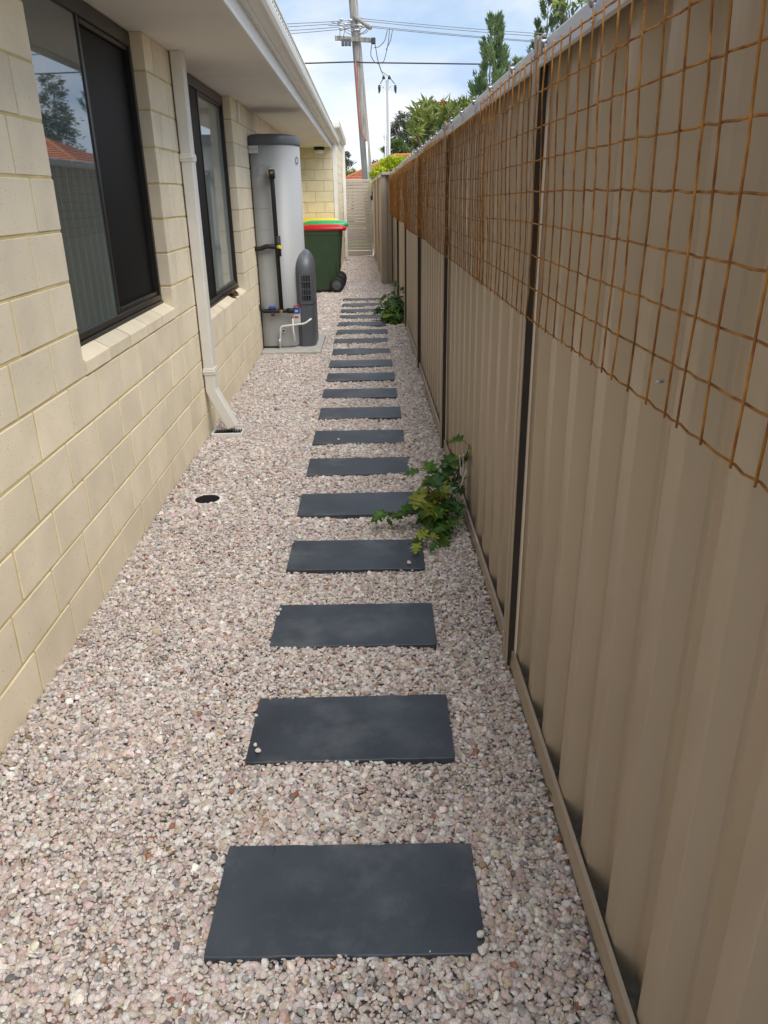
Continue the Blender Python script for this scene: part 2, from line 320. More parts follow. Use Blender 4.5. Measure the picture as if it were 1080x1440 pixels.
for k in range(-6, 8):
    z0, z1 = ZB+CO*k, ZB+CO*(k+1)
    off = 2.735 if k % 2 else 2.735-.095
    cuts = [off+.314*i+.006*math.sin(i*12.9+k*4) for i in range(-14, 42)]
    sg = [(Y0, Y1)]
    for a, b, z in WIN:
        if z1 > sill_low(z)+.02: sg = [q for (p, r_) in sg for q in (((p, a), (b, r_)) if p < a and r_ > b else ((p, r_),))]
    for a, b in sg:
        ys = [a]+[c for c in cuts if a+.05 < c < b-.05]+[b]
        for i in range(len(ys)-1):
            bricks.append((ys[i]+(.0055 if i else 0), ys[i+1]-(.0055 if i < len(ys)-2 else 0), z0+.005, min(z1-.005, SOF-.003)))
few = MB(); nb = 0
for (a, b, c, d) in bricks:
    dp = .09
    if (b < 1.6) or (a > 8.0 and c < 1.7) or d < -.01:
        few.box((WX-dp, a, c), (WX-.0006, b, d), .002)
    else:
        o = obj('brick', brick_mesh(dp, b-a, d-c, random.randrange(3)), wall, (hinv.x+WX-dp/2+random.uniform(-.0012,.0008), hinv.y+(a+b)/2, (c+d)/2)); nb += 1
fo = hp(few, 'brick', MT['block'], wall); fo['kind'] = 'stuff'
# sloped sills: one piece per block
for (a, b, z) in WIN:
    n = 5 if b-a < 1.6 else 6; st = (b-a)/n; zt = z+.004; zf = zt-.045
    zlow = sill_low(z)+.005
    for i in range(n):
        y0, y1 = a+i*st+.005, a+(i+1)*st-.005
        x0, x1 = WX-.085, WX+.006; j = random.uniform(-.002,.002)
        ring = [[(x0,y,zlow),(x1-.003,y,zlow),(x1+j,y,zlow+.003),(x1+j,y,zf-.005),(x1+j-.005,y,zf),(x0,y,zt)] for y in (y0,y1)]
        hp(MB().loft([[p for p in r_][::-1] for r_ in ring]), 'sill_brick', MT['block'], wall)
# windows
def bar(mb, x0, x1, y0, y1, z0, z1, b=.002): mb.box((x0,y0,z0),(x1,y1,z1),b)
FX = WX-.062     # front of frames
def window(a, b, z, left_screen):
    fm = MB(); t = .045; top = SOF-.02
    fm.box((FX-.07,a+.002,z+.006),(FX,b-.002,z+.034),.002); fm.box((FX-.068,a+.002,top-.05),(FX-.001,b-.002,top+.014),.002)
    fm.box((FX-.069,a+.002,z+.034),(FX-.0005,a+.035,top-.05),.002); fm.box((FX-.069,b-.034,z+.034),(FX-.0005,b-.002,top-.05),.002)
    fm.box((FX-.06,a+.01,z-.03),(FX+.008,b-.01,z+.004),.002)
    wn = hp(fm, 'window', MT['alu'])
    mid = (a+b)/2+(.0 if not left_screen else -.12)
    ms = MB().box((FX-.05,mid-.028,z+.034),(FX-.006,mid+.0,top-.05),.002); ms.box((FX-.055,mid+.002,z+.034),(FX-.016,mid+.026,top-.05),.002); hp(ms, 'mullion', MT['alu'], wn)
    gp = MB().box((FX-.018,a+.034,z+.033),(FX-.012,mid-.027,top-.049)); sp = MB().box((FX-.036,mid+.025,z+.033),(FX-.031,b-.033,top-.049))
    if left_screen:
        hp(gp, 'fly_screen', MT['screen'], wn)['label'] = 'black fly screen'; hp(sp, 'pane', MT['glass2'], wn)
    else:
        hp(gp, 'pane', MT['glass'], wn); hp(sp, 'fly_screen', MT['screen'], wn)['label'] = 'black fly screen'
    for (za, zb) in ((z+.034, z+.055), (top-.072, top-.05)): hp(MB().box((FX-.03,mid+.03,za),(FX-.012,b-.036,zb),.002), 'sash_rail', MT['alu'], wn)
    return wn
window(*WIN[0], False); window(*WIN[1], True)
# dark room behind
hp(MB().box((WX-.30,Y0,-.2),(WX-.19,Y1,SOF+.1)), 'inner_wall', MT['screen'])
# end wall facing the camera and the wing beyond it
EX = -.565
cm = MB().box((WX-.2, Y1+.006, -.3),(EX-.006, Y1+.08, 2.62)); cm.box((EX-.08, Y1+.08, -.3),(EX-.006, 21.4, 2.62)); ew = hp(cm, 'wing_wall', MT['mortar'])
sm_ = MB()
for k in range(-6, 11):
    z0, z1 = ZB+CO*k+.0045, min(ZB+CO*(k+1)-.0045, 2.6)
    if z1 < z0: continue
    off = EX-.0 if k % 2 else EX-.157
    xs = sorted([EX]+[off-.314*i for i in range(1 if k % 2 else 0, 4)]); xs = [x for x in xs if x > WX-.1]; xs = [WX-.1]+xs
    for i in range(len(xs)-1):
        x0, x1 = xs[i]+(.0045 if i else 0), xs[i+1]-(.0045 if i < len(xs)-2 else 0)
        if x1-x0 < .03: continue
        if .7 < z0 < SOF and x1 > WX:
            obj('brick', brick_mesh(x1-x0, .09, z1-z0, 0), ew, (hinv.x+(x0+x1)/2, hinv.y+Y1+.045, (z0+z1)/2))
        else: sm_.box((x0, Y1, z0),(x1, Y1+.09, z1), .002)
    ys = [Y1+.0915]+[Y1+.1+.157*(k % 2)+.314*i for i in range(1, 21)]
    for i in range(len(ys)-1): sm_.box((EX-.0895, ys[i]+.0045, z0),(EX-.0005, ys[i+1]-.0045, z1), .002)
hp(sm_, 'brick', MT['block'], ew)['kind'] = 'stuff'
# soffit boards, fascia, gutter, roof
FA = -.56
ys = [-.6, 1.25, 3.65, 6.05, 8.45, 10.85, Y1-.003]
sof = hp(MB().box((WX-.3,-.6,SOF+.008),(FA-.002,Y1,SOF+.03)), 'soffit', MT['joint'])
for i in range(len(ys)-1): hp(MB().box((WX-.09,ys[i]+.0025,SOF),(FA-.019,ys[i+1]-.0025,SOF+.0078)), 'soffit_panel', MT['soffit'], sof)
hp(MB().box((FA-.018,-.6,SOF-.028),(FA,15.4,SOF+.20),.003).box((FA-.03,-.6,SOF-.012),(FA-.0185,Y1,SOF-.002)), 'fascia', MT['white'])
prof = [(FA+.002,2.315),(FA+.004,2.308),(FA+.02,2.303),(FA+.038,2.304),(FA+.041,2.309),(FA+.047,2.309),(FA+.05,2.306),(FA+.075,2.312),(FA+.095,2.325),(FA+.108,2.345),(FA+.113,2.37),(FA+.114,2.405),(FA+.119,2.409),(FA+.12,2.418),(FA+.114,2.424),(FA+.105,2.42),(FA+.104,2.36),(FA+.09,2.33),(FA+.05,2.318)]
gut = hp(MB().loft([[(x,y,z) for x,z in prof] for y in (-.6, 15.35)], smooth=False), 'gutter', MT['gutter'])
sl = MB()
for i in range(140): sl.box((FA+.1135,1.5+i*.095,2.386),(FA+.1148,1.5+i*.095+.03,2.392))
hp(sl, 'overflow_slots', MT['black'], gut)['kind'] = 'stuff'
hp(MB().loft([[(FA+.06,y,2.46),(-3.8,y,3.55),(-3.8,y,3.5),(FA+.06,y,2.42)] for y in (-.7,15.3)]), 'roof', MT['roof'])
# wing eave: gutter, fascia and white hip roof of the taller garage
gy0, gy1 = 15.35, 20.6; gz = 2.60
hp(MB().box((-4,gy0+.02,gz-.12),(EX+.012,gy1,gz+.09),.004), 'wing_fascia', MT['white'])
p2 = [(x-FA+EX+.012, z-2.315+gz+.01) for x, z in prof]
wg = hp(MB().loft([[(x,y,z) for x,z in p2] for y in (gy0-.1, gy1+.1)]), 'wing_gutter', MT['gutter'])
hp(MB().box((-4,gy0-.115,gz-.0),(EX+.13,gy0+.0,gz+.115),.02), 'wing_gutter', MT['gutter'])
hp(MB().add([(EX+.12,gy0-.1,gz+.118),(EX+.12,gy1+.1,gz+.118),(-4,gy0-.1,gz+.118),(-4,gy1+.1,gz+.118),(-2.2,gy0+1.6,gz+.72),(-2.2,gy1-1.6,gz+.72)], [(0,1,5,4),(0,4,2),(1,3,5),(2,4,5,3)]), 'wing_roof', MT['roof'])
def pipe(pts, wx, wy, name, m, par=None, up_=Vector((0,1,0))):
    mb = MB(); rings = []
    P = [Vector(p) for p in pts]
    for i, p in enumerate(P):
        t = ((P[i+1]-p).normalized() if i < len(P)-1 else Vector())+((p-P[i-1]).normalized() if i else Vector()); t.normalize()
        a = up_.cross(t).normalized(); k = 1.0
        rings.append([p+a*sx*wx/2+up_*sy*wy/2 for sx, sy in ((-1,-.9),(-.86,-1),(.86,-1),(1,-.9),(1,.9),(.86,1),(-.86,1),(-1,.9))])
    return hp(mb.loft(rings), name, m, par)
dpx = WX+.042
dpp = pipe([(dpx,5.02,SOF-.002),(dpx,5.02,.30),(dpx+.012,5.02,.27),(dpx+.115,5.02,.045)], .068, .095, 'downpipe', MT['cream'])
for z in (1.70, .425): hp(MB().box((WX+.003,4.966,z-.022),(WX+.081,5.074,z+.022),.004).box((WX+.002,4.962,z-.005),(WX+.083,5.078,z+.005),.002), 'pipe_clip', MT['cream'], dpp)
pipe([(EX+.045,Y1+.12,2.32),(EX+.045,Y1+.12,.03)], .07, .09, 'downpipe', MT['white'])
pipe([(EX+.06,20.3,2.6),(EX+.06,20.3,.03)], .07, .09, 'downpipe', MT['white'])
hp(MB().tube([(WX+.012,7.42,SOF-.002),(WX+.012,7.42,SOF-.17)], .016, 10), 'overflow_pipe', MT['white'])
# small ceiling light under the far eave
pl = PY(449,211,Y1-.2); lt = thing('eave_light', 'small round black eave light with white lens above the bins', 'light', (pl.x, Y1-.22, SOF))
MB().tube([(0,0,0),(0,0,-.05)], .09, 20).build('housing', MT['black'], lt); MB().tube([(0,0,-.051),(0,0,-.085),(0,0,-.105)], [.078,.07,.035], 20).build('lens', MT['white'], lt)
d = MB(); pd = PX(334,411,WX+.0)
for i in range(7):
    a = i*.9; c = (pd.x-.02+.03*math.cos(a)*random.random(), pd.y-.1+.05*math.sin(a), .722+.012*(i % 3)); 
    d.add([(c[0]-.03,c[1]-.02,c[2]),(c[0],c[1]-.035,c[2]+.014),(c[0]+.03,c[1],c[2]+.004),(c[0]+.005,c[1]+.035,c[2]+.02),(c[0]-.02,c[1]+.02,c[2]-.004)], [(0,1,2),(0,2,3),(0,3,4)])
tag(d.build('dry_leaf', MT['dry']), 'curled brown dry leaf lying on the window sill', 'leaf')

# ------------------------------------------------------------------ stepping pavers
def rounded_slab(w_, d_, t_, seed):
    rr = random.Random(seed); out = []; base = []
    cs = [(0,0),(w_,0),(w_,d_),(0,d_)]
    for e in range(4):
        (ax, ay), (bx_, by) = cs[e], cs[(e+1) % 4]; n = 26 if e % 2 == 0 else 14
        for k in range(n):
            t = (k+.06)/n if k == 0 else k/n; j = rr.gauss(0,.0005)-(rr.random() < .06)*rr.uniform(.001,.004)-(.0018 if k == 0 else 0)
            nx, ny = -(by-ay), bx_-ax; l = math.hypot(nx, ny); base.append((ax+(bx_-ax)*t-nx/l*j, ay+(by-ay)*t-ny/l*j, nx/l, ny/l))
    for ins, z in ((0,-t_),(0,-.003),(.0009,-.0009),(.0024,0)):
        out.append([(x+nx*ins, y+ny*ins, z+(rr.uniform(-.0006,0) if z else 0)) for x, y, nx, ny in base])
    return MB().loft(out)
def paver_mat():
    m = MT['paver']; n = m.node_tree.nodes; l = m.node_tree.links; b = n['Principled BSDF']
    src = b.inputs['Base Color'].links[0].from_socket; ad = [q for q in n if q.type == 'VECT_MATH' and q.operation == 'ADD'][0]
    q = n.new('ShaderNodeTexNoise'); q.inputs['Scale'].default_value = 4.2; q.inputs['Detail'].default_value = 8; q.inputs['Roughness'].default_value = .62; l.new(ad.outputs[0], q.inputs['Vector'])
    r_ = n.new('ShaderNodeValToRGB'); r_.color_ramp.elements[0].position = .50; r_.color_ramp.elements[1].position = .76; r_.color_ramp.elements[0].color = (0,0,0,1); r_.color_ramp.elements[1].color = (.55,.55,.55,1)
    l.new(q.outputs['Fac'], r_.inputs['Fac']); mixn = n.new('ShaderNodeMix'); mixn.data_type = 'RGBA'; l.new(r_.outputs['Color'], mixn.inputs[0]); l.new(src, mixn.inputs[6]); mixn.inputs[7].default_value = (.20,.215,.23,1)
    q3 = n.new('ShaderNodeTexNoise'); q3.inputs['Scale'].default_value = 260; q3.inputs['Detail'].default_value = 2; l.new(ad.outputs[0], q3.inputs['Vector'])
    r3 = n.new('ShaderNodeValToRGB'); r3.color_ramp.elements[0].position = .70; r3.color_ramp.elements[1].position = .78; r3.color_ramp.elements[0].color = (0,0,0,1); r3.color_ramp.elements[1].color = (.5,.5,.5,1); l.new(q3.outputs['Fac'], r3.inputs['Fac'])
    mix2 = n.new('ShaderNodeMix'); mix2.data_type = 'RGBA'; l.new(r3.outputs['Color'], mix2.inputs[0]); l.new(mixn.outputs[2], mix2.inputs[6]); mix2.inputs[7].default_value = (.2,.2,.2,1)
    l.new(mix2.outputs[2], b.inputs['Base Color'])
paver_mat()
slabs = [rounded_slab(.596,.298,.04,i).mesh('paver', MT['paver']) for i in range(5)]
plab = {0: 'charcoal concrete paver with a hairline crack in its edge', 3: 'charcoal paver with vine leaves hanging over its corner', 4: 'charcoal paver with a vine tendril reaching across its edge', 1: 'charcoal paver just past the cracked one with loose pebbles on its corner', 6: 'charcoal paver level with the downpipe drain grate', 11: 'charcoal paver level with the front of the hot water tank slab', 15: 'charcoal paver alongside the smaller bushy vine', 18: 'last charcoal paver in the row before the wheelie bins'}
for k, (x, y) in enumerate(PAV):
    o = obj('paver', slabs[k % 5], None, (x, y, .010+.0015*math.sin(k*5))); o.rotation_euler = (R(.25*math.sin(k*3.1)), R(.2*math.cos(k*2.3)), R(-.9+.5*math.sin(k*1.7)))
    tag(o, plab.get(k, 'plain charcoal concrete stepping paver set flush in the pebble gravel'), 'paver', 'row of charcoal stepping pavers')
    if k == 0:
        cr = MB(); p = [(.113,.297),(.116,.282),(.112,.268),(.114,.258)]
        for i in range(3): a, b = p[i], p[i+1]; t_ = .0011*(1-i*.25); cr.add([(a[0]-t_,a[1],.0006),(a[0]+t_,a[1],.0006),(b[0]+t_*.7,b[1],.0006),(b[0]-t_*.7,b[1],.0006)], [(0,1,2,3)])
        cr.build('crack', MT['black'], o)

# ------------------------------------------------------------------ steel fence
FE = .455
fence = thing('steel_fence', 'tall tan corrugated steel panel fence along the gravel path', 'fence', (FE, 2.2, 0))
def fp(mb, name, m, parent=None): return rel(mb, (FE,2.2,0)).build(name, m, parent or fence)
PER = .205
PROF = [(0,.047),(.15,.047),(.175,.046),(.19,.043),(.205,.039),(.345,.0145),(.36,.0115),(.375,.010),(.395,.0095),(.50,.0088),(.645,.0095),(.665,.010),(.68,.0115),(.695,.0145),(.835,.039),(.85,.043),(.865,.046),(.89,.047)]
def sheet_x(y):
    return None
def sheet(y0, y1, z0, z1, x0=FE, slope=0.0, phase=1.007):
    ys = []; n0 = math.floor((y0-phase)/PER)-1; y = n0
    pts = [(phase+PER*(k+u), d_) for k in range(n0, n0+int((y1-y0)/PER)+4) for u, d_ in PROF]
    pts = [(y_, d_) for y_, d_ in pts if y0 < y_ < y1]; pts = [(y0, pts[0][1])]+pts+[(y1, pts[-1][1])]
    mb = MB(); nz_ = 7; rows = []
    ph = random.random()*9
    for i in range(nz_):
        z = z0+(z1-z0)*i/(nz_-1)
        rows.append([(x0+.008+d_+slope*(y_-y0)+.0012*math.sin(z*4.1+y_*3+ph)+.001*math.sin(y_*7-z*2.2+ph), y_, z) for y_, d_ in pts])
    mb.loft(rows, closed=False, caps=False)
    return mb
posts = [-2.55, -.17, 2.20, 4.59, 6.97, 9.35, 11.73, 14.08]
for i in range(len(posts)-1):
    a, b = posts[i]+.012, posts[i+1]-.012
    t_ = (b-a)/3
    for j in range(3):
        mb = sheet(a+j*t_, a+(j+1)*t_+(.012 if j < 2 else 0), -.045, 1.80, FE+.001*(j % 2)); fp(mb, 'infill_sheet', MT['fence'])
    # bottom rail: folded channel with an inner lip
    pr = [(FE+.0,.0),(FE+.003,.034),(FE+.002,.055),(FE+.012,.057),(FE+.014,.05),(FE+.012,-.01),(FE,-.01)]
    fp(MB().loft([[(x,y,z) for x,z in pr] for y in (a-.004,b+.004)]), 'bottom_rail', MT['post'])
    fp(MB().box((FE+.016,a,-.06),(FE+.12,b,.004)), 'footing', MT['grime'])
    tr = [(FE-.012,1.766),(FE-.014,1.772),(FE-.013,1.792),(FE-.006,1.797),(FE-.005,1.824),(FE+.002,1.831),(FE+.058,1.831),(FE+.066,1.822),(FE+.066,1.766),(FE+.06,1.766),(FE+.058,1.82),(FE+.004,1.82),(FE-.002,1.795),(FE-.008,1.79),(FE-.009,1.766)]
    fp(MB().loft([[(x,y,z) for x,z in tr] for y in (a-.002,b+.002)]), 'top_rail', MT['cap'])
for y in posts:
    h = 1.842 if y < 14 else 1.85
    mb = MB().box((FE-.016,y-.001,-.05),(FE-.011,y+.034,h),.001).box((FE-.0135,y-.032,-.05),(FE-.0095,y-.003,h-.006),.001)
    mb.box((FE-.011,y-.0028,-.05),(FE+.075,y-.0005,h-.01)).box((FE-.011,y+.0005,-.05),(FE+.075,y+.003,h-.01)).box((FE+.07,y-.032,-.05),(FE+.075,y+.034,h-.008))
    po = fp(mb, 'post', MT['post']); fp(MB().box((FE-.009,y-.0335,.0),(FE+.010,y-.0035,h-.07)), 'channel_shade', MT['cavity_shade'], po)  # dark strip paints the shade inside the hollow post channel
    for z in (1.80, .10): fp(MB().tube([(FE-.0165,y+.018,z),(FE-.02,y+.018,z)], .006, 8), 'screw', MT['steel'], po)
fq = PX(924,537,FE+.012); fp(MB().tube([(fq.x+.01,fq.y,fq.z),(fq.x-.002,fq.y,fq.z)], .0026, 8), 'screw', MT['steel'])
# far jog and the stretch that runs on to the gate
jf = thing('steel_fence', 'short set-out stretch of tan steel fence running up to the slatted gate', 'fence', (.28, 14.1, 0))
def jp(mb, name, m): return rel(mb, (.28,14.1,0)).build(name, m, jf)
mb = MB(); xs = np.linspace(.285, .47, 30)
mb.loft([[(x, 14.16+.018*max(-1,min(1,2.2*math.sin((x-.285)*2*math.pi/.092))), z) for x in xs] for z in (.0,1.82)], closed=False, caps=False); jp(mb, 'return_sheet', MT['fence'])
jp(MB().box((.283,14.08,1.79),(.46,14.2,1.835),.003), 'top_rail', MT['cap'])
for y in (14.12, 16.5, 18.9, 20.85):
    x = far_fence_x(y); jp(MB().box((x-.012,y-.03,-.05),(x-.006,y+.03,1.84),.001).box((x-.006,y-.003,-.05),(x+.06,y+.003,1.83)), 'post', MT['post'])
for a, b in ((14.15,16.47),(16.53,18.87),(18.93,20.82)):
    jp(sheet(a, b, .02, 1.79, far_fence_x(a), -.0125), 'infill_sheet', MT['fence'])
    for (z0, z1, nm, mm) in ((1.775,1.832,'top_rail',MT['cap']),(-.01,.055,'bottom_rail',MT['post'])):
        jp(MB().loft([[(far_fence_x(y)+dx, y, z) for dx, z in ((0,z0),(.06,z0),(.06,z1),(0,z1))] for y in (a,b)]), nm, mm)

# ------------------------------------------------------------------ rusty wire mesh panels clipped along the fence top
def wavy(p, q, n, amp, seed):
    rr = random.Random(seed); P = []
    for i in range(n+1): t_ = i/n; v = Vector(p).lerp(Vector(q), t_); P.append(v+Vector((rr.uniform(-amp,amp), rr.uniform(-amp,amp), rr.uniform(-amp,amp))))
    return P
mxs = [(-.35,3.02),(2.97,5.95),(5.88,8.9),(8.82,11.6),(11.5,14.0)]
mlab = ['rusty wire mesh panel before the leafy vine, crossing one fence post', 'rusty mesh panel above the leafy vine growing at the fence foot',
        'rusty mesh panel hung between the two vines', 'rusty mesh panel above the smaller vine beside the last pavers', 'rusty mesh panel reaching the jog in the fence']
ROW = [1.172+.0742*k for k in range(9)]
for i, (a, b) in enumerate(mxs):
    t = thing('wire_mesh_panel', mlab[i], 'wire mesh', (.425, a, 1.17), 'rusty mesh panels along the fence top')
    rr = random.Random(i*5+1); xo = .423+.006*(i % 2); n = int(round((b-a)/.0755)); st = (b-a)/n
    vy = [a+st*k+rr.uniform(-.013,.013) for k in range(n+1)]
    lean = rr.uniform(-.012,.012)
    def mpx(y, z): return xo+.006*math.sin(y*1.9+i)+.004*math.sin(z*9+y)
    def rowz(y, k): return ROW[k]+.010*math.sin(y*.9+i*2)+.004*math.sin(y*2.3+k)
    for k, y in enumerate(vy):
        P = []
        for q, z in enumerate(np.linspace(rowz(y,0)-.006, rowz(y,8)+.008, 8)):
            P.append((mpx(y,z)-.0024+rr.uniform(-.0015,.0015), y+lean*(z-1.5)/.35+rr.uniform(-.003,.003), z))
        rel(MB().tube(P, .0019 if y < 5 else .0019, 5), (.425,a,1.17)).build('upright_wire', MT['rust'], t)
    for k in range(9):
        P = []
        for q, y in enumerate(vy):
            z = rowz(y,k)+rr.uniform(-.0014,.0014); P.append((mpx(y,z)+.0008, y+lean*(z-1.5)/.35, z))
            if q < n: ym = (y+vy[q+1])/2; P.append((mpx(ym,z)+.001+rr.uniform(-.001,.001), ym, rowz(ym,k)-.0012+(0 if k else -.003)+rr.uniform(-.0008,.0008)))
        rel(MB().tube(P, .0019 if b < 6 else .0019, 5), (.425,a,1.17)).build('cross_wire', MT['rust'], t)
    y = math.ceil((a+.15)/.42)*.42
    while y < b-.05:
        if y > .9:
            mb = MB().box((FE-.019,y-.009,1.776),(FE-.013,y+.009,1.806),.001).tube([(FE-.02,y,1.80),(FE-.03,y-.004,1.818),(FE-.02,y-.016,1.826)], .0028, 6).tube([(FE-.02,y,1.80),(FE-.03,y+.004,1.818),(FE-.02,y+.016,1.826)], .0028, 6).tube([(FE-.012,y,1.812),(FE-.03,y,1.812)], .005, 8)
            rel(mb, (.425,a,1.17)).build('clip', MT['steel'], t)
        y += .42
    if i:
        for z in (1.26,1.34,1.42,1.50,1.60,1.70):
            rel(MB().box((xo-.005,a+.010,z-.004),(xo+.003,a+.014,z+.004),.0008), (.425,a,1.17)).build('cable_tie', MT['steel'], t)

# ------------------------------------------------------------------ slatted gate
GY = 20.93; gx0, gx1 = -.545, .165
gate = thing('side_gate', 'beige slatted metal gate closing the end of the path', 'gate', (-.19, GY, 0))
def gp_(a, b, name, m=None, bev=.003, parent=None): return rel(MB().box(a, b, bev), (-.19,GY,0)).build(name, m or MT['gate'], parent or gate)
gp_((gx0,GY-.02,.02),(gx0+.055,GY+.02,1.845),'frame_stile'); gp_((gx1-.055,GY-.02,.02),(gx1+.0,GY+.02,1.845),'frame_stile')
gp_((gx0+.0555,GY-.019,1.79),(gx1-.0555,GY+.019,1.844),'frame_rail'); gp_((gx0+.0555,GY-.019,.021),(gx1-.0555,GY+.019,.14),'frame_rail')
for k in range(21):
    z = .151+k*.0784; gp_((gx0+.0552,GY-.008,z),(gx1-.0552,GY+.008,z+.066),'slat', bev=.002)
gp_((gx0-.075,GY-.03,-.05),(gx0-.015,GY+.03,1.86),'gate_post'); gp_((gx1+.018,GY-.03,-.05),(gx1+.07,GY+.03,1.80),'gate_post')
for z in (.42,1.62): gp_((gx0-.05,GY-.055,z-.055),(gx0+.02,GY-.031,z+.055),'hinge',MT['black'],.01)
gp_((gx1-.03,GY-.075,1.36),(gx1+.045,GY-.031,1.47),'latch',MT['black'],.01); gp_((gx1+.0,GY-.07,1.48),(gx1+.05,GY-.04,1.56),'latch',MT['black'],.01)

# ------------------------------------------------------------------ drains
dr = thing('drain_grate', 'black slotted drain grate under the downpipe elbow', 'drain', (-.967,4.98,.006))
def dpt(mb, name, m): mb.v = [(x, 4.925+(y-4.925)*1.22, z) for x, y, z in mb.v]; return rel(mb, (-.967,4.98,0)).build(name, m, dr)
dpt(MB().box((-1.07,4.925,-.03),(-.866,4.934,.012),.002).box((-1.07,5.026,-.03),(-.866,5.034,.012),.002).box((-1.07,4.934,-.03),(-1.062,5.026,.0115),.002).box((-.874,4.934,-.03),(-.866,5.026,.0115),.002), 'rim', MT['white'])
dpt(MB().box((-1.062,4.934,-.028),(-.874,5.026,-.016)), 'pit', MT['black'])
for k in range(11): dpt(MB().box((-1.055+k*.0168,4.934,-.012),(-1.055+k*.0168+.006,5.026,.004)), 'bar', MT['black'])
rd = thing('drain_grate', 'round black drain grate in a white square frame set in gravel', 'drain', (-.875,3.76,0))
ring = MB(); n = 32
def sqp(a, h): c, s_ = math.cos(a), math.sin(a); k = h/max(abs(c),abs(s_)); return c*k, s_*k
ring.loft([[(*sqp(2*math.pi*k/n+.02,.083),-.02) for k in range(n)],[(*sqp(2*math.pi*k/n+.02,.083),.004) for k in range(n)],[(math.cos(2*math.pi*k/n)*.066,math.sin(2*math.pi*k/n)*.066,.006) for k in range(n)],[(math.cos(2*math.pi*k/n)*.064,math.sin(2*math.pi*k/n)*.064,-.018) for k in range(n)]], caps=False)
ring.build('rim', MT['white'], rd); MB().tube([(0,0,-.02),(0,0,-.012)], .065, 32).build('pit', MT['black'], rd)
for k in range(-4, 5):
    h = math.sqrt(max(0,.064**2-(k*.0135)**2)); 
    if h > .01: MB().box((-h,k*.0135-.0018,-.01),(h,k*.0135+.0018,.006)).build('bar', MT['black'], rd); MB().box((k*.0135-.0018,-h,-.011),(k*.0135+.0018,h,.0045)).build('bar', MT['black'], rd)

# ------------------------------------------------------------------ heat pump hot water unit
TY = 7.95
hw = thing('hot_water_unit', 'tall grey heat pump hot water tank with dark cap and black pipes', 'water heater', (-.86,8.28,.03))
def tp(mb, name, m, parent=None): return rel(mb, (-.86,8.28,.03)).build(name, m, parent or hw)
sb = MB().box((-1.09,7.73,-.05),(-.487,8.78,.03),.008).build('concrete_slab', MT['concrete']); tag(sb, 'grey concrete slab under the hot water tank', 'slab')
def plan(g=0.0, n=26):
    p = [(-1.082-g,8.62+g),(-1.082-g,TY-g),(-1.0,TY-g),(-.93,TY-g)]
    for k in range(n+1):
        a = -math.pi/2+math.pi*k/n; p.append((-.87+(.232+g)*math.cos(a), 8.285+(.335+g)*math.sin(a)))
    return p
body = MB().loft([[(x,y,z) for x,y in plan(-.012 if z < .045 else 0)] for z in (.032,.05,.0501,1.955)]); body.sm = [len(f) == 4 for f in body.f]
bo = tp(body, 'casing', MT['tank'])
for f_ in bo.data.polygons:
    if abs(f_.normal.x) > .99 and f_.center.x < -.2: f_.use_smooth = False
for k in range(9):
    z = .22+k*.192; tp(MB().box((-1.075,TY-.0015,z),(-.935,TY+.002,z+.004)), 'seam', MT['tank'], bo)
cap = MB().loft([[(x,y,z) for x,y in plan(g)] for g, z in ((.008,1.935),(.010,1.94),(.010,1.99),(.004,2.008),(-.02,2.022),(-.07,2.03))], smooth=False); cap.sm = [len(f) == 4 for f in cap.f]; tp(cap, 'cap', MT['tankdark'])
tp(MB().box((-1.085,TY-.008,.0325),(-.90,TY+.002,.047)), 'base_strip', MT['black'])
# fan cover
cp = [(-.72,8.02),(-.685,7.985),(-.60,8.0),(-.572,8.015),(-.556,8.05),(-.548,8.12),(-.548,8.45),(-.56,8.53),(-.60,8.575),(-.69,8.60),(-.74,8.57)]
ctr = (-.66,8.28); rings = [[(x,y,.032) for x,y in cp]]
for z, k in ((.05,1.0),(.44,1.0),(.76,1.0),(.80,.985),(.84,.95),(.87,.90),(.90,.82),(.925,.72),(.945,.60),(.96,.46),(.972,.30),(.98,.1)):
    rings.append([(ctr[0]+(x-ctr[0])*(k if x > ctr[0] else max(k,.0)), ctr[1]+(y-ctr[1])*k, z) for x,y in cp])
cvm = MB().loft(rings); cvm.sm = [len(f) == 4 and min(cvm.v[i][2] for i in f) > .75 for f in cvm.f]; cv = tp(cvm, 'fan_cover', MT['tankdark'])
tp(MB().loft([[(x+(.003 if x > -.66 else 0),y-(.003 if y < 8.28 else -.003),z) for x,y in cp] for z in (.452,.456)], smooth=False), 'cover_seam', MT['black'], cv)
# louvres on the face looking down the path
lx0, lx1 = -.665, -.578
for (z0, z1) in ((.495,.60),(.615,.74)):
    tp(MB().add([(lx0,7.9885,z0),(lx1,8.0005,z0),(lx1,8.0005,z1),(lx0,7.9885,z1)], [(0,1,2,3)]), 'vent', MT['black'], cv)
    for k in range(3):
        x = lx0+.014+k*(lx1-lx0-.01)/3.2; y = 7.9885+(x-lx0)*.171; tp(MB().box((x-.002,y-.007,z0),(x+.003,y+.002,z1)), 'slat', MT['tankdark'], cv)
    tp(MB().box((lx0-.005,7.980,(z0+z1)/2-.003),(lx1+.002,7.995,(z0+z1)/2+.003)), 'slat', MT['tankdark'], cv)
def at(x, y, Y=TY-.05): return PY(x, y, Y)
def bend(pts, r_=.03):
    P = [Vector(p) for p in pts]; out = [P[0]]
    for i in range(1, len(P)-1):
        a = P[i]+(P[i-1]-P[i]).normalized()*r_; b = P[i]+(P[i+1]-P[i]).normalized()*r_
        for k in range(5): t_ = k/4; out.append(a*(1-t_)**2+P[i]*2*t_*(1-t_)+b*t_**2)
    return out+[P[-1]]
a, m_, b = at(382,243), at(391,347), at(396,437)
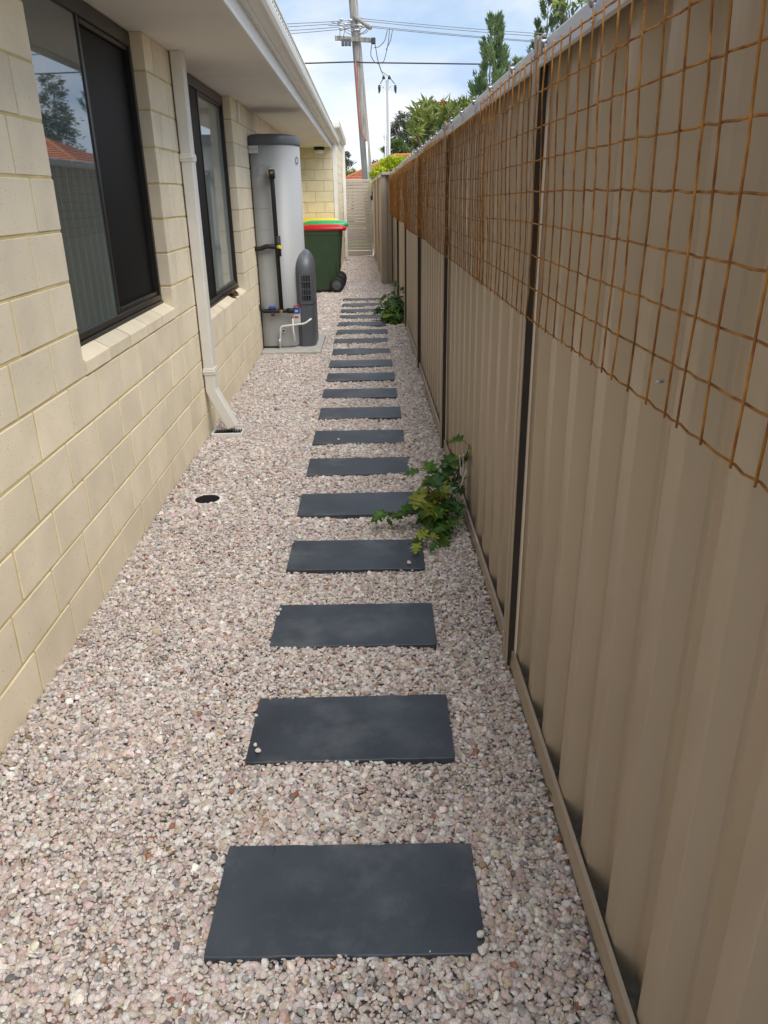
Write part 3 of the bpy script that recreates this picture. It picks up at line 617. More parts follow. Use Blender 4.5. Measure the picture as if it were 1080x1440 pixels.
tp(MB().tube(bend([(a.x,TY+.01,a.z),a,b],.02), .021, 14), 'riser_pipe', MT['black'])
tp(MB().tube([(a.x,TY-.001,a.z),(a.x,TY-.03,a.z)], .045, 20), 'flange', MT['label']); tp(MB().tube([(a.x,TY-.072,a.z),(a.x,TY-.086,a.z)], [.016,.012], 10), 'brass_plug', MT['brass'])
tp(MB().tube([a+Vector((0,0,.03)),a-Vector((0,0,.05))], .03, 14), 'elbow', MT['black'])
tp(MB().tube([m_+Vector((0,0,.10)),m_-Vector((0,0,.09))], .029, 14), 'tee', MT['black'])
l_ = at(351,350); k_ = at(366,350)
tp(MB().tube(bend([(WX,l_.y,l_.z),k_,at(374,346.5),m_],.02), .022, 12), 'branch_pipe', MT['black'])
tp(MB().tube([(m_.x,m_.y-.02,m_.z),(m_.x+.03,m_.y-.05,m_.z)], .016, 12), 'yellow_cap', MT['yellow'])
q0, q1, q2, q3 = at(357,431), at(364,432), at(370,437.5), at(413,437)
tp(MB().tube(bend([(WX,q0.y,q0.z),q1,q2,q3],.02), .021, 12), 'inlet_pipe', MT['black']); tp(MB().tube([at(404,437),at(413,437)], .027, 12), 'coupling', MT['black'])
v_ = at(383,433); tp(MB().box((v_.x-.035,v_.y-.03,v_.z-.006),(v_.x+.04,v_.y+.005,v_.z+.02),.005), 'valve_handle', MT['blue']); tp(MB().tube([v_-Vector((0,0,.01)),v_-Vector((0,0,.08))], .018, 10), 'valve_body', MT['dry'])
tp(MB().tube([(b.x,b.y-.015,b.z),(b.x,b.y-.034,b.z)], .017, 10), 'brass_plug', MT['brass'])
s_ = at(418,441,TY+.02); st = tp(MB().box((s_.x-.036,s_.y-.028,s_.z-.09),(s_.x+.034,s_.y-.025,s_.z+.07),.001), 'sticker', MT['label'])
tp(MB().box((s_.x-.033,s_.y-.0295,s_.z+.002),(s_.x+.031,s_.y-.0284,s_.z+.064)), 'print', MT['blue'], st); tp(MB().box((s_.x-.02,s_.y-.0305,s_.z+.02),(s_.x+.01,s_.y-.0297,s_.z+.042)), 'print', MT['label'], st); tp(MB().box((s_.x-.026,s_.y-.0295,s_.z-.04),(s_.x+.014,s_.y-.0284,s_.z-.022)), 'print', MT['red'], st)
tp(MB().tube([s_+Vector((-.03,-.04,.075)),s_+Vector((.02,-.04,.09)),s_+Vector((.035,-.035,.07))], .006, 8), 'relief_lever', MT['red'])
w0, w1, w2, w3 = at(394.5,497), at(394.5,459), at(429,455), at(438,448)
w0.z = .0
tp(MB().tube(bend([w0,w1,w2,w3],.03), .0095, 10), 'drain_pipe', MT['white']); tp(MB().tube([at(411,447),at(411.5,444)], .013, 10), 'brass_nut', MT['brass']); tp(MB().tube([at(411.5,446),at(412.5,465),at(416,482)], .0085, 10), 'drain_pipe', MT['white'])
g_ = at(395,489); tp(MB().tube([(w0.x,w0.y,.05),(w0.x,w0.y,.13)], .0115, 10), 'brass_nut', MT['steel'])
h_ = at(399,465,TY-.004); tp(MB().tube([h_,h_-Vector((0,.012,0))], .022, 14), 'grommet', MT['label']); tp(MB().tube([h_-Vector((0,.0,0)),h_-Vector((0,.014,0))], .011, 10), 'grommet', MT['black'])
# bracket and printed label
br0 = at(342,207,TY); tp(MB().box((-1.092,TY-.012,1.86),(-1.0,TY-.0015,1.925),.002), 'bracket', MT['label'])
for k in range(3): tp(MB().box((-1.085+k*.032,TY-.0135,1.885),(-1.079+k*.032,TY-.0125,1.91)), 'slot', MT['ink'])
lb = tp(MB().box((-1.06,TY-.0022,1.665),(-.885,TY-.0012,1.75)), 'rating_label', MT['tank'])
pm = MB()
for k in range(8):
    z = 1.742-k*.0095
    for (xa, xb) in ((-1.055,-1.005),(-.965,-.90)):
        x = xa
        while x < xb: wd = random.uniform(.006,.018); pm.box((x,TY-.0031,z-.004),(min(x+wd,xb),TY-.0024,z)); x += wd+.003
tp(pm, 'print', MT['ink'], lb)['kind'] = 'stuff'
eb = MB(); ex, ey = -.87+.234*math.cos(-.45), 8.285+.337*math.sin(-.45); nrm = Vector((math.cos(-.45),math.sin(-.45)*.8,0)).normalized(); tg = Vector((-nrm.y,nrm.x,0))
for kk in range(16):
    a1, a2 = 2*math.pi*kk/16, 2*math.pi*(kk+1)/16
    q = [Vector((ex,ey,1.80))+nrm*.004+tg*r_*math.cos(an)+Vector((0,0,r_*math.sin(an))) for r_, an in ((.024,a1),(.034,a1),(.034,a2),(.024,a2))]
    eb.add(q, [(0,1,2,3)])
tp(eb, 'emblem', MT['tankdark'])
lid = MB().tube([(-.80,7.62,-.01),(-.80,7.62,.006)], .05, 24); lo = lid.build('inspection_cover', MT['black']); tag(lo, 'small black round lid in the gravel in front of the tank slab', 'drain lid')

# ------------------------------------------------------------------ wheelie bins (seen from the side, backs towards the path)
def bin_(x, y, lidm, label, sq=1.0, hz=1.0):
    W, D = .52*sq, .66
    t = thing('wheelie_bin', label, 'bin', (x, y+W/2, 0), 'wheelie bins by the end wall')
    t.scale = (1, 1, hz)
    mb = MB(); rings = []
    for z, x0, x1, iy in ((.035,-.57,-.13,.055),(.05,-.58,-.115,.05),(.30,-.60,-.095,.036),(.88,-.655,-.035,.012),(.90,-.66,-.03,.004),(.95,-.665,-.025,.002),(.965,-.665,-.02,.0)):
        r_ = []
        for (cx, cy, a0) in ((x1,W/2-iy,0),(x0,W/2-iy,90),(x0,-W/2+iy,180),(x1,-W/2+iy,270)):
            for k in range(4):
                a = R(a0+30*k); rad = .045; r_.append((cx+(-rad if cx == x1 else rad)+math.cos(a)*rad, cy+(-rad if cy > 0 else rad)+math.sin(a)*rad, z))
        rings.append(r_)
    mb.loft(rings); mb.build('body', MT['bin'], t)
    mb = MB()
    for s_ in (-1,1): mb.box((-.11,s_*(W/2-.03)-.004,.30),(-.085,s_*(W/2-.03)+.004,.90),.003)
    mb.build('rib', MT['bin'], t)
    lm = MB(); rings = []
    for z, g, xr in ((.966,.012,.03),(.985,.014,.035),(1.0,.012,.035),(1.025,-.012,.01),(1.045,-.07,-.06),(1.052,-.15,-.14)):
        r_ = []
        for (cx, cy, a0) in ((xr,W/2+g,0),(-.68-g,W/2+g,90),(-.68-g,-W/2-g,180),(xr,-W/2-g,270)):
            for k in range(4): a = R(a0+30*k); rad = .05; r_.append((cx+(-rad if cx == xr else rad)+math.cos(a)*rad, cy+(-rad if cy > 0 else rad)+math.sin(a)*rad, z+.03*max(0,-(cx+.35))*.3))
        rings.append(r_)
    lm.loft(rings); lo_ = lm.build('lid', lidm, t); lo_.data.polygons.foreach_set('use_smooth', [len(p.vertices) == 4 for p in lo_.data.polygons])
    MB().box((.0,-W*.36,.955),(.062,-W*.27,1.012),.008).box((.0,W*.27,.955),(.062,W*.36,1.012),.008).tube([(.055,-W*.42,.985),(.055,W*.42,.985)], .016, 10).build('handle', lidm, t)
    MB().tube([(-.115,-W/2+.03,.125),(-.115,W/2-.03,.125)], .012, 8).build('axle', MT['steel'], t)
    for s_ in (-1,1):
        cy = s_*(W/2-.01); wh = MB(); 
        wh.loft([[(-.115+math.cos(2*math.pi*k/28)*rr_, cy+dy, .122+math.sin(2*math.pi*k/28)*rr_) for k in range(28)] for rr_, dy in ((.09,-.03),(.115,-.028),(.122,-.018),(.122,.018),(.115,.028),(.09,.03))], smooth=True)
        wo = wh.build('wheel', MT['black'], t)
        MB().loft([[(-.115+math.cos(2*math.pi*k/20)*rr_, cy+s_*dy, .122+math.sin(2*math.pi*k/20)*rr_) for k in range(20)] for rr_, dy in ((.075,.028),(.07,.035),(.03,.034),(.02,.042))]).build('hub', MT['tankdark'], wo)
    return t
bin_(-.385, 12.95, MT['red'], 'dark green wheelie bin with a bright red lid, beside the path')
bin_(-.365, 13.52, MT['green'], 'wheelie bin with a bright green lid behind the red-lidded one', .95, 1.04)
bin_(-.50, 14.035, MT['yellow'], 'wheelie bin with a yellow lid against the end wall', .92, 1.065)

# ------------------------------------------------------------------ vines at the fence foot
LOBE = [(0,0),(.12,-.03),(.34,-.10),(.38,.06),(.24,.20),(.42,.30),(.60,.42),(.42,.46),(.22,.48),(.26,.60),(.44,.78),(.26,.74),(.16,.76),(.15,.92),(0,1.10)]
def leaf_mesh(m, seed):
    rr = random.Random(seed); fold = rr.uniform(.1,.4); curl = rr.uniform(-.1,.55)
    pts = [(x*(1+rr.uniform(-.12,.12)), y+rr.uniform(-.03,.03)) for x, y in LOBE]; v = []; f = []
    def P(x, y): return (x, y, fold*abs(x)-curl*y*y*.5+.06*math.sin(9*x+seed)*abs(x)-.12*x*x)
    mid = [(0,y) for _, y in pts]
    for s_ in (-1,1):
        o = len(v); n = len(pts)
        for x, y in pts: v.append(P(0, max(0,min(1.06,y*.9+.05)) if 0 < y < 1 else y)); v.append(P(s_*x*.55, y*.97+.02)); v.append(P(s_*x, y))
        for i in range(n-1):
            for j in range(2):
                q = (o+i*3+j, o+i*3+j+1, o+(i+1)*3+j+1, o+(i+1)*3+j); f.append(q if s_ > 0 else q[::-1])
    mb = MB(); mb.add(v, f, True); return mb.mesh('leaf', m)
LM = {k: [leaf_mesh(MT[k], i*3+j) for i in range(4)] for j, k in enumerate(('vine','vine_y','vine_d'))}
def vine(label, branches, size, base, fence_side):
    t = thing('leafy_vine', label, 'vine', base); B = Vector(base); rr = random.Random(len(branches)*3+1)
    for (pts, nl, sz, kinds) in branches:
        P = [Vector(p) for p in pts]; n = len(P)
        rel(MB().tube(bend(P,.03) if n > 2 else P, [.0045-.003*i/max(1,len(bend(P,.03))-1) for i in range(len(bend(P,.03)))] if n > 2 else .003, 6), base).build('stem', MT['stem'], t)
        seg = [(P[i+1]-P[i]).length for i in range(n-1)]; tot = sum(seg)
        for k in range(nl):
            d_ = tot*(.18+.82*(k+rr.random()*.6)/nl); i = 0
            while i < n-2 and d_ > seg[i]: d_ -= seg[i]; i += 1
            p = P[i].lerp(P[i+1], min(1,d_/seg[i])); ang = rr.uniform(0,6.28); s_ = size*sz*rr.uniform(.7,1.25)
            out_ = Vector((math.cos(ang)*.9-.25, math.sin(ang)*.8-.25, rr.uniform(-.45,.5))).normalized()
            q = p+out_*s_*rr.uniform(.35,.75)
            rel(MB().tube([p,(p+q)/2+Vector((0,0,.008)),q], .0013, 4), base).build('leaf_stalk', MT['stem'], t)
            o = obj('leaf', rr.choice(LM[rr.choice(kinds)]), t, q-B)
            yv = (out_+Vector((0,0,rr.uniform(-.7,-.05)))).normalized(); zv = (Vector((rr.uniform(-.5,.3),rr.uniform(-.9,.1),1))).normalized(); xv = yv.cross(zv).normalized(); zv = xv.cross(yv)
            o.matrix_local = Matrix.Translation(q-B) @ Matrix((xv,yv,zv)).transposed().to_4x4() @ Matrix.Scale(s_,4)
    return t
def pg(x, y, Y): return PY(x, y, Y)
b1 = PG(626,742); b1 = Vector((b1.x,b1.y,-.005))
G1, Y1_, D1 = ['vine','vine','vine_d'], ['vine_y','vine','vine_y'], ['vine_d','vine']
top1 = pg(622,662,3.45)
g1 = lambda x, y, z: PG(x, y, z)
v1 = vine('lobed green vine with yellowing leaves sprawling over gravel beside the pavers', [
 ([b1, pg(622,705,3.42), pg(618,678,3.42), pg(603,662,3.42), pg(593,668,3.4)], 14, 1.05, G1+['vine_y']),
 ([b1, pg(624,705,3.44), pg(640,668,3.46), pg(656,640,3.50), pg(664,616,3.56)], 13, .85, G1+Y1_),
 ([b1, pg(612,695,3.40), pg(597,680,3.38), pg(588,690,3.36)], 8, 1.0, Y1_+['vine']),
 ([b1, pg(630,695,3.44), pg(648,676,3.48), pg(660,670,3.52)], 9, .95, G1),
 ([b1, g1(604,725,.07), g1(588,722,.10), g1(562,722,.10), g1(545,722,.07), g1(537,733,.04)], 15, .72, G1+['vine']),
 ([b1, g1(606,748,.05), g1(596,757,.06), g1(573,766,.05)], 9, .78, Y1_+['vine']),
 ([b1, g1(612,750,.06), g1(618,760,.06), g1(628,764,.04)], 6, .8, G1),
 ([b1, pg(620,715,3.38), pg(608,706,3.34)], 4, 1.0, D1),
 ([b1, pg(634,700,3.46), pg(646,660,3.5), pg(650,640,3.52), pg(640,646,3.5)], 10, .9, G1+['vine_y']),
 ([b1, g1(640,728,.10), g1(650,722,.12)], 4, .9, D1),
 ([b1, b1+Vector((.03,-.05,.05)), b1+Vector((.07,-.13,.0))], 1, .8, D1)], .078, b1, 1)
for (p, q) in ((pg(642,700,3.42), pg(656,660,3.42)), (pg(646,640,3.46), pg(648,668,3.4)), (pg(652,638,3.47), pg(650,678,3.43))):
    rel(MB().tube([p,q], .0028, 6), b1).build('stake', MT['stake'], v1)
p = pg(636,690,3.43); rel(MB().box((p.x-.032,p.y-.001,p.z-.018),(p.x+.03,p.y+.001,p.z+.018),.0005), b1).build('plant_tag', MT['tagm'], v1)
b2 = Vector((.37,9.75,-.005))
br = []
rr = random.Random(4)
for (x, y, Y, n_) in ((548,397,10.2,7),(566,402,10.0,10),(545,415,10.1,9),(560,418,9.95,12),(535,441,9.75,9),(541,432,9.8,10),(556,430,9.85,13),(560,446,9.6,9),(549,446,9.6,9),(566,425,9.9,9)):
    e = pg(x, y, Y); e.z = max(e.z,.04); n_ = int(n_*1.7); br.append(([b2, b2.lerp(e,.5)+Vector((rr.uniform(-.03,.03),rr.uniform(-.04,.04),.05)), e], n_, rr.uniform(.8,1.05), G1+D1+(['vine_y'] if rr.random() < .5 else [])))
v2 = vine('smaller bushy green vine climbing the fence foot near the last pavers', br, .095, b2, 1)

wb = PG(777,1120); wm = MB(); rr = random.Random(3)
for k in range(7):
    a = rr.uniform(2.2,4.6); h = rr.uniform(.02,.045); e = Vector((math.cos(a)*h*.8, math.sin(a)*h*.6, h*.7)); s_ = Vector((-math.sin(a),math.cos(a),0))*.0016
    wm.add([-s_, s_, e*.6+s_*.8+Vector((0,0,.006)), e, e*.6-s_*.8+Vector((0,0,.006))], [(0,1,2,4),(4,2,3)])
wo = wm.build('weed', MT['weed']); wo.location = (wb.x,wb.y,.0); tag(wo, 'tiny green weed sprouting beside the fence bottom rail', 'weed')
for k, (x, y, lab) in enumerate(((488,366,'short dark twig lying in front of the gate'),(481,386,'thin pale stick on the gravel behind the bins'))):
    q = PG(x,y,.015); tw = MB().tube([(-.07,0,0),(-.02,.01,.012),(.03,-.005,.006),(.08,.01,.01)], [.006,.008,.006,.003], 6).build('twig', MT['stem' if k == 0 else 'dry']); tw.location = q; tag(tw, lab, 'twig')
# ------------------------------------------------------------------ power poles and lines
PYD = 28.0
pole = thing('power_pole', 'leaning grey timber power pole with crossarm beyond the gate', 'power pole', (.11,PYD,-.06))
def pp(mb, name, m, parent=None): return rel(mb, (.11,PYD,-.06)).build(name, m, parent or pole)
pb, pt = PY(517,254,PYD), PY(496,-8,PYD); dv = (pt-pb)/(pt.z-pb.z)
pw_ = lambda z: pb+dv*(z-pb.z)
pp(MB().tube([pw_(z) for z in (-.06,2,4,6,8,9.6)], [.185,.175,.16,.145,.135,.125], 18), 'pole', MT['wood'])
cz = 6.07; c0, c1 = PY(471,53.5,PYD-.2), PY(528,57,PYD-.2)
pp(MB().loft([[(p.x,p.y+dy,p.z+dz) for dy,dz in ((-.05,-.06),(.05,-.06),(.05,.06),(-.05,.06))] for p in (c0,c1)]), 'crossarm', MT['wood'])
p = PY(487,58,PYD-.3); 
for k in range(3): pp(MB().box((p.x-.155+k*.105,p.y-.07,p.z-.13),(p.x-.06+k*.105,p.y+.05,p.z+.06),.012), 'fuse_box', MT['tankdark'])
p = PY(525,57,PYD-.32); pp(MB().box((p.x-.07,p.y-.05,p.z-.1),(p.x+.07,p.y+.05,p.z+.08),.02), 'clamp', MT['cable'])
pp(MB().tube([pw_(6.62)+Vector((0,-.14,0)),pw_(6.55)+Vector((.5,-.5,-.3))], .06, 8), 'upper_arm', MT['wood'])
pp(MB().tube([pw_(6.24),pw_(6.30)], .155, 16), 'band', MT['steel']); pp(MB().tube([pw_(6.38),pw_(6.42)], .155, 16), 'band', MT['steel'])
rcab = [PY(x,y,PYD-.22) for x,y in ((500,86),(501.5,110),(504,150),(507,180),(512,193),(515,199))]
pp(MB().tube(rcab, .018, 6), 'red_cable', MT['cable_red']); pp(MB().tube([PY(515.2,199,PYD-.24),PY(518,256,PYD-.24)], .03, 8), 'conduit', MT['white'])
rr = random.Random(8)
for k in range(14):     # insulators and jumper loops
    x, y = rr.uniform(474,500), rr.uniform(27,42); 
    if k > 7: x = rr.uniform(504,518)
    q = PY(x,y,PYD+rr.uniform(-.5,.3)); pp(MB().tube([q+Vector((-.06,0,0)),q+Vector((-.03,0,.0)),q+Vector((.03,0,0)),q+Vector((.07,0,.02))], [.02,.04,.035,.015], 8), 'insulator', MT['polemetal'])
for (q) in (((466,31),(480,36),(492,44),(499,46)),((474,31),(487,46),(497,50)),((505,48),(514,44),(519,37)),((505,49),(516,46),(520,38)),((462,36),(480,36),(500,33)),((486,36),(492,34),(500,40)),((482,42),(492,38),(498,42)),((478,40),(478,52)),((485,42),(483,52)),((505,28),(514,34),(520,36)),((506,24),(512,30),(516,38))):
    pp(MB().tube(bend([PY(x,y,PYD-.25) for x,y in q],.1) if len(q) > 2 else [PY(x,y,PYD-.25) for x,y in q], .011, 5), 'jumper', MT['wire'])
sp = thing('power_pole', 'pale slender twin-tube steel power pole beyond the street', 'power pole', (1.15,45,-.05))
def sp_(mb, name, m): return rel(mb, (1.15,45,-.05)).build(name, m, sp)
SY = 45
for x in (541.3, 547.2): 
    t0 = PY(x,128,SY); sp_(MB().tube([(t0.x-.03,SY,-.05),t0], .045, 10), 'tube', MT['white'])
t0 = PY(544.4,112,SY+.02); sp_(MB().box((t0.x-.07,SY-.02,-.05),(t0.x+.075,SY+.06,t0.z),.01), 'mast', MT['polemetal'])
for (cx_, s_) in ((533.5,-1),(556,1)):
    e = PY(cx_,123,SY); sp_(MB().tube([PY(544+s_*4,124,SY),PY(544+s_*7,119,SY),e+Vector((0,0,.1))], .025, 6), 'bracket', MT['white']); sp_(MB().tube([e+Vector((0,0,.12)),e+Vector((0,0,.0)),e-Vector((0,0,.15)),e-Vector((-.03*s_,0,.28))], [.05,.075,.06,.02], 8), 'cable_end', MT['cable'])
    sp_(MB().tube([PY(544+s_*4,109,SY),PY(cx_-s_*1,118,SY)], .02, 5), 'lead', MT['cable'])
for x in (539.5,547.5): q = PY(x,109,SY); sp_(MB().tube([q-Vector((0,0,.08)),q,q+Vector((0,0,.10))], [.07,.08,.03], 8), 'insulator', MT['cable'])
def line(pts, r_, m, label, group='overhead power lines'):
    mb = MB().tube(pts, r_, 5); o = rel(mb, pts[0]).build('power_line', m); o.location = pts[0]; tag(o, label, 'power line', group)
def sag(a, b, s_, n=14): return [Vector(a).lerp(Vector(b), i/n)-Vector((0,0,s_*4*(i/n)*(1-i/n))) for i in range(n+1)]
cl = PY(500,33,PYD)
LEFT = ((462,30.5),(455,33),(458,38),(450,41))
for (x, y), (x2, y2) in zip(LEFT, ((395,29),(395,32.5),(395,38),(395,41.5))):
    a = PY(x,y,PYD); b = PY(x2,y2,PYD); e = a+(b-a)*9; line(sag(PY(499,y-2,PYD),e,.25,20), .010, MT['wire'], 'thin bare overhead conductor running left of the timber pole')
for (y, y2, dy) in ((26,41,0),(29,45,.1),(35,52,0),(37,53.5,.2)):
    a = PY(508,y,PYD+dy); b = PY(760,y2,PYD+dy); e = a+(b-a)*2.2; line(sag(a,e,.12,20), .010, MT['wire'], 'thin bare overhead conductor running right of the timber pole')
a, m_, b = PY(500,88,PYD-.2), PY(400,90,PYD-.2), PY(700,90.5,PYD-.2)
line([a+(m_-a)*5, m_, a+Vector((0,0,.02)), PY(509,88,PYD-.2), b, a+(b-a)*3.0], .022, MT['cable'], 'thick black cable strung across below the crossarm', None)
for k, q in enumerate((((527,59),(531,84),(536,100),(547,108)),((523,60),(521,78),(527,88),(533,90),(539.5,109)),((548,40),(546,60),(543,75),(540,86),(536,89)),((545,42),(541,58),(533,66),(526,67)),((552,42),(549,58),(543,70)))):
    pts = [PY(x,y,PYD+(SY-PYD)*.0+.4*i) for i,(x,y) in enumerate(q)]; pts[0].y = pts[0].y
    if k < 2: pts[-1] = PY(*q[-1], SY)
    line(bend(pts,.12), .012, MT['wire'] if k > 1 else MT['cable'], ['straight service cable from crossarm end to steel pole','looping slack service cable from crossarm end to steel pole','curved jumper cable dropping from the right-hand conductors','thin curved jumper looping back to the crossarm end','short hanging jumper tail below the right-hand conductors'][k])

# ------------------------------------------------------------------ trees and shrubs
def leaf_quads(mb, pts, dirs, ln, wd, rr):
    for p, d_ in zip(pts, dirs):
        p = Vector(p); d_ = Vector(d_).normalized(); s_ = d_.cross(Vector((rr.uniform(-1,1),rr.uniform(-1,1),rr.uniform(-1,1)))).normalized()
        l = ln*rr.uniform(.6,1.3); w_ = wd*rr.uniform(.7,1.2); n_ = d_.cross(s_)
        mb.add([p, p+d_*l*.45+s_*w_*.5+n_*l*.06, p+d_*l, p+d_*l*.45-s_*w_*.5+n_*l*.06], [(0,1,2,3)])
def blob_tree(name, label, cat, base, clumps, n, ln, wd, m, seed, trunk_r=.1, droop=0.0, group=None):
    rr = random.Random(seed); t = thing(name, label, cat, base, group); B = Vector(base); mb = MB(); P = []; D = []
    tot = sum(c[3]**2 for c in clumps)
    for (x, y, z, r_) in clumps:
        k = int(n*r_*r_/tot); subs = [Vector((rr.gauss(0,1),rr.gauss(0,1),rr.gauss(0,1))).normalized()*r_*rr.uniform(.55,1.0) for _ in range(max(6,k//45))]
        for q in range(k):
            s_ = rr.choice(subs); v = s_+Vector((rr.gauss(0,1),rr.gauss(0,1),rr.gauss(0,1)))*r_*.17
            P.append(Vector((x,y,z))+Vector((v.x,v.y,v.z*.85))-B); D.append(v.normalized()+Vector((rr.gauss(0,.6),rr.gauss(0,.6),rr.gauss(0,.6)-droop)))
    leaf_quads(mb, P, D, ln, wd, rr); mb.build('crown', m, t)
    tm = MB(); cx = sum(c[0] for c in clumps)/len(clumps); cy = sum(c[1] for c in clumps)/len(clumps); cz_ = min(c[2] for c in clumps)
    fork = Vector((cx,cy,max(.6,cz_*.75))); tm.tube([B,B.lerp(fork,.5)+Vector((.05,.03,0)),fork], [trunk_r,trunk_r*.85,trunk_r*.7], 8)
    for (x, y, z, r_) in clumps: tm.tube([fork-Vector((0,0,.2)),(fork+Vector((x,y,z)))/2+Vector((.06,0,.05)),Vector((x,y,z))], [trunk_r*.55,trunk_r*.35,trunk_r*.12], 6)
    rel(tm, base).build('trunk', MT['bark'], t); return t
def conifer(name, label, base, spires, m, seed, n=2600, ln=.11, wd=.02):
    rr = random.Random(seed); t = thing(name, label, 'tree', base); B = Vector(base); mb = MB(); tm = MB()
    tm.tube([B,B+Vector((0,0,1.2))], [.12,.09], 8)
    for (x, y, ztop, zlow, rad, share) in spires:
        tm.tube([B+Vector((0,0,1.0)),Vector((x,y,zlow)),Vector((x,y,ztop-.1))], [.06,.04,.008], 6)
        tuft = []
        for k in range(int(46*share)):
            u = rr.random()**.8; z = zlow+(ztop-zlow)*u; r_ = rad*(1-u)**.75*rr.uniform(.45,1.0)+.015; a = rr.uniform(0,6.28); tuft.append((Vector((x+math.cos(a)*r_, y+math.sin(a)*r_, z)), Vector((math.cos(a)*.55, math.sin(a)*.55, 1.1)), (.10+.16*(1-u))*max(1,rad/.34)))
        tuft.append((Vector((x,y,ztop-.28)), Vector((0,0,1)), .3)); tuft.append((Vector((x+.02,y,ztop-.5)), Vector((0.1,0,1)), .3))
        P = []; D = []
        for k in range(int(n*share)):
            c, d_, s_ = rr.choice(tuft); h = rr.random(); q = c+d_.normalized()*s_*h*1.3+Vector((rr.gauss(0,1),rr.gauss(0,1),rr.gauss(0,1)))*s_*.16*(1-h*.75)
            P.append(q-B); D.append(d_+Vector((rr.gauss(0,.5),rr.gauss(0,.45),rr.gauss(0,.3))))
        leaf_quads(mb, P, D, ln, wd, rr)
    mb.build('crown', m, t); rel(tm, base).build('trunk', MT['bark'], t); return t
def sx(x, y, Y): q = PY(x,y,Y); return q.x, q.z
CY = 26.0
x1, z1 = sx(690,30,CY); x2, z2 = sx(722,92,CY); x3, z3 = sx(676,118,CY)
conifer('cypress_tree', 'feathery blue-green cypress with a pointed tip rising behind the fence', (x2-.1,CY+.1,-.08), [(x1+.12,CY,z1,3.2,.60,1.3),(x1+.04,CY+.1,z1-.5,3.4,.42,.5),(x1+.3,CY,z1-.8,3.2,.34,.5),(x2+.1,CY+.1,z2,3.2,.55,.8),(x3,CY+.05,z3,3.2,.5,.6)], MT['cyp'], 3, 3600, .15, .034)
x1, z1 = sx(772,-12,29.0); x2, z2 = sx(757,38,29.0); x3, z3 = sx(790,8,29.0)
conifer('cypress_tree', 'slender double-tipped cypress standing beside the pointed one over the fence', (x1,29.0,-.08), [(x1,29,z1,4,.50,1),(x2,29,z2,4,.42,.6),(x3,29.05,z3+.1,4,.42,.8)], MT['cyp'], 5, 2600, .17, .038)
# twig of broad yellow-green leaves leaning over the fence
rr = random.Random(2); bx = thing('garden_shrub', 'thin twig of yellow-green leaves poking above the fence cap', 'shrub', (1.35,5.6,-.08)); 
tips = [PY(790,0,5.4),PY(806,8,5.4),PY(818,2,5.4),PY(800,14,5.4),PY(826,-6,5.4)]; mb = MB(); tm = MB(); B = Vector((1.35,5.6,-.08))
for e in tips: tm.tube([B,B.lerp(e,.7)+Vector((.1,.05,.25)),e], [.02,.012,.004], 5)
P = []; D = []
for e in tips:
    for k in range(9): P.append(e-B+Vector((rr.gauss(0,.015),rr.gauss(0,.03),rr.gauss(0,.02)))); D.append((rr.gauss(-.2,.8),rr.gauss(0,.8),rr.gauss(.3,.6)))
leaf_quads(mb, P, D, .06, .025, rr); mb.build('crown', MT['frang'], bx); rel(tm, B).build('trunk', MT['bark'], bx)
# broad-leaved tree: rosettes of long leaves
def rosette_tree(base, heads, m):
    rr = random.Random(11); t = thing('frangipani_tree', 'bushy tree with rosettes of long glossy leaves behind the fence', 'tree', base); B = Vector(base); mb = MB(); tm = MB()
    tm.tube([B,B+Vector((0,0,.9))], [.12,.1], 8)
    for h in heads:
        h = Vector(h); tm.tube([B+Vector((0,0,.8)),(B+h)/2+Vector((0,0,.35)),h], [.06,.045,.025], 6); P = []; D = []
        n_ = rr.randint(24,32)
        for k in range(n_):
            a = k*2.4; el = -.35+1.5*(k/n_)+rr.gauss(0,.15); P.append(h-B+Vector((math.cos(a)*.02,math.sin(a)*.02,rr.uniform(-.09,.05)))); D.append((math.cos(a)*math.cos(el),math.sin(a)*math.cos(el),math.sin(el)))
        leaf_quads(mb, P, D, .21, .075, rr)
    mb.build('crown', m, t); rel(tm, base).build('trunk', MT['bark'], t); f_ = MB(); p = PY(624,147,15.3)-B
    for k in range(9): f_.add([p+Vector((rr.gauss(0,.05),rr.gauss(0,.05),rr.gauss(0,.03)))+Vector(q)*.04 for q in ((-1,0,0),(0,-1,.3),(1,0,0),(0,1,.5))], [(0,1,2,3)])
    f_.build('flower', MT['flower'], t)
heads = []; rr = random.Random(21)
def xyz(x, y, Y): q = PY(x,y,Y); return (q.x,q.y,q.z)
for (x, y) in ((590,155),(600,148),(588,170),(597,164),(607,160),(585,184),(594,182),(604,176),(588,198),(597,195),(608,188),(614,158),(622,152),(632,153),(642,148),(652,150),(660,146),(618,170),(628,165),(640,162),(650,160),(612,180),(622,178),(634,172),(602,204),(612,196),(646,170),(668,148),(675,152),(590,208),(600,188)):
    heads.append(xyz(x+rr.uniform(-3,3), y+rr.uniform(-2,3), 15+rr.uniform(-.8,1.5)))
rosette_tree((1.75,15.4,-.08), heads, MT['frang'])
def cl_(x, y, Y, r_): q = PY(x,y,Y); return (q.x,q.y,q.z,r_)
blob_tree('golden_conifer', 'bright yellow-green clipped conifer showing above the fence by the gate', 'shrub', (.75,23.2,-.06), [cl_(x,y,23.2,r_) for x,y,r_ in ((528,248,.17),(535,238,.19),(545,238,.24),(553,230,.19),(561,227,.17),(526,260,.22),(538,256,.32),(556,248,.36),(533,242,.16),(547,228,.16),(570,240,.34),(541,231,.14),(566,228,.16))], 12000, .06, .03, MT['gold'], 9, .06)
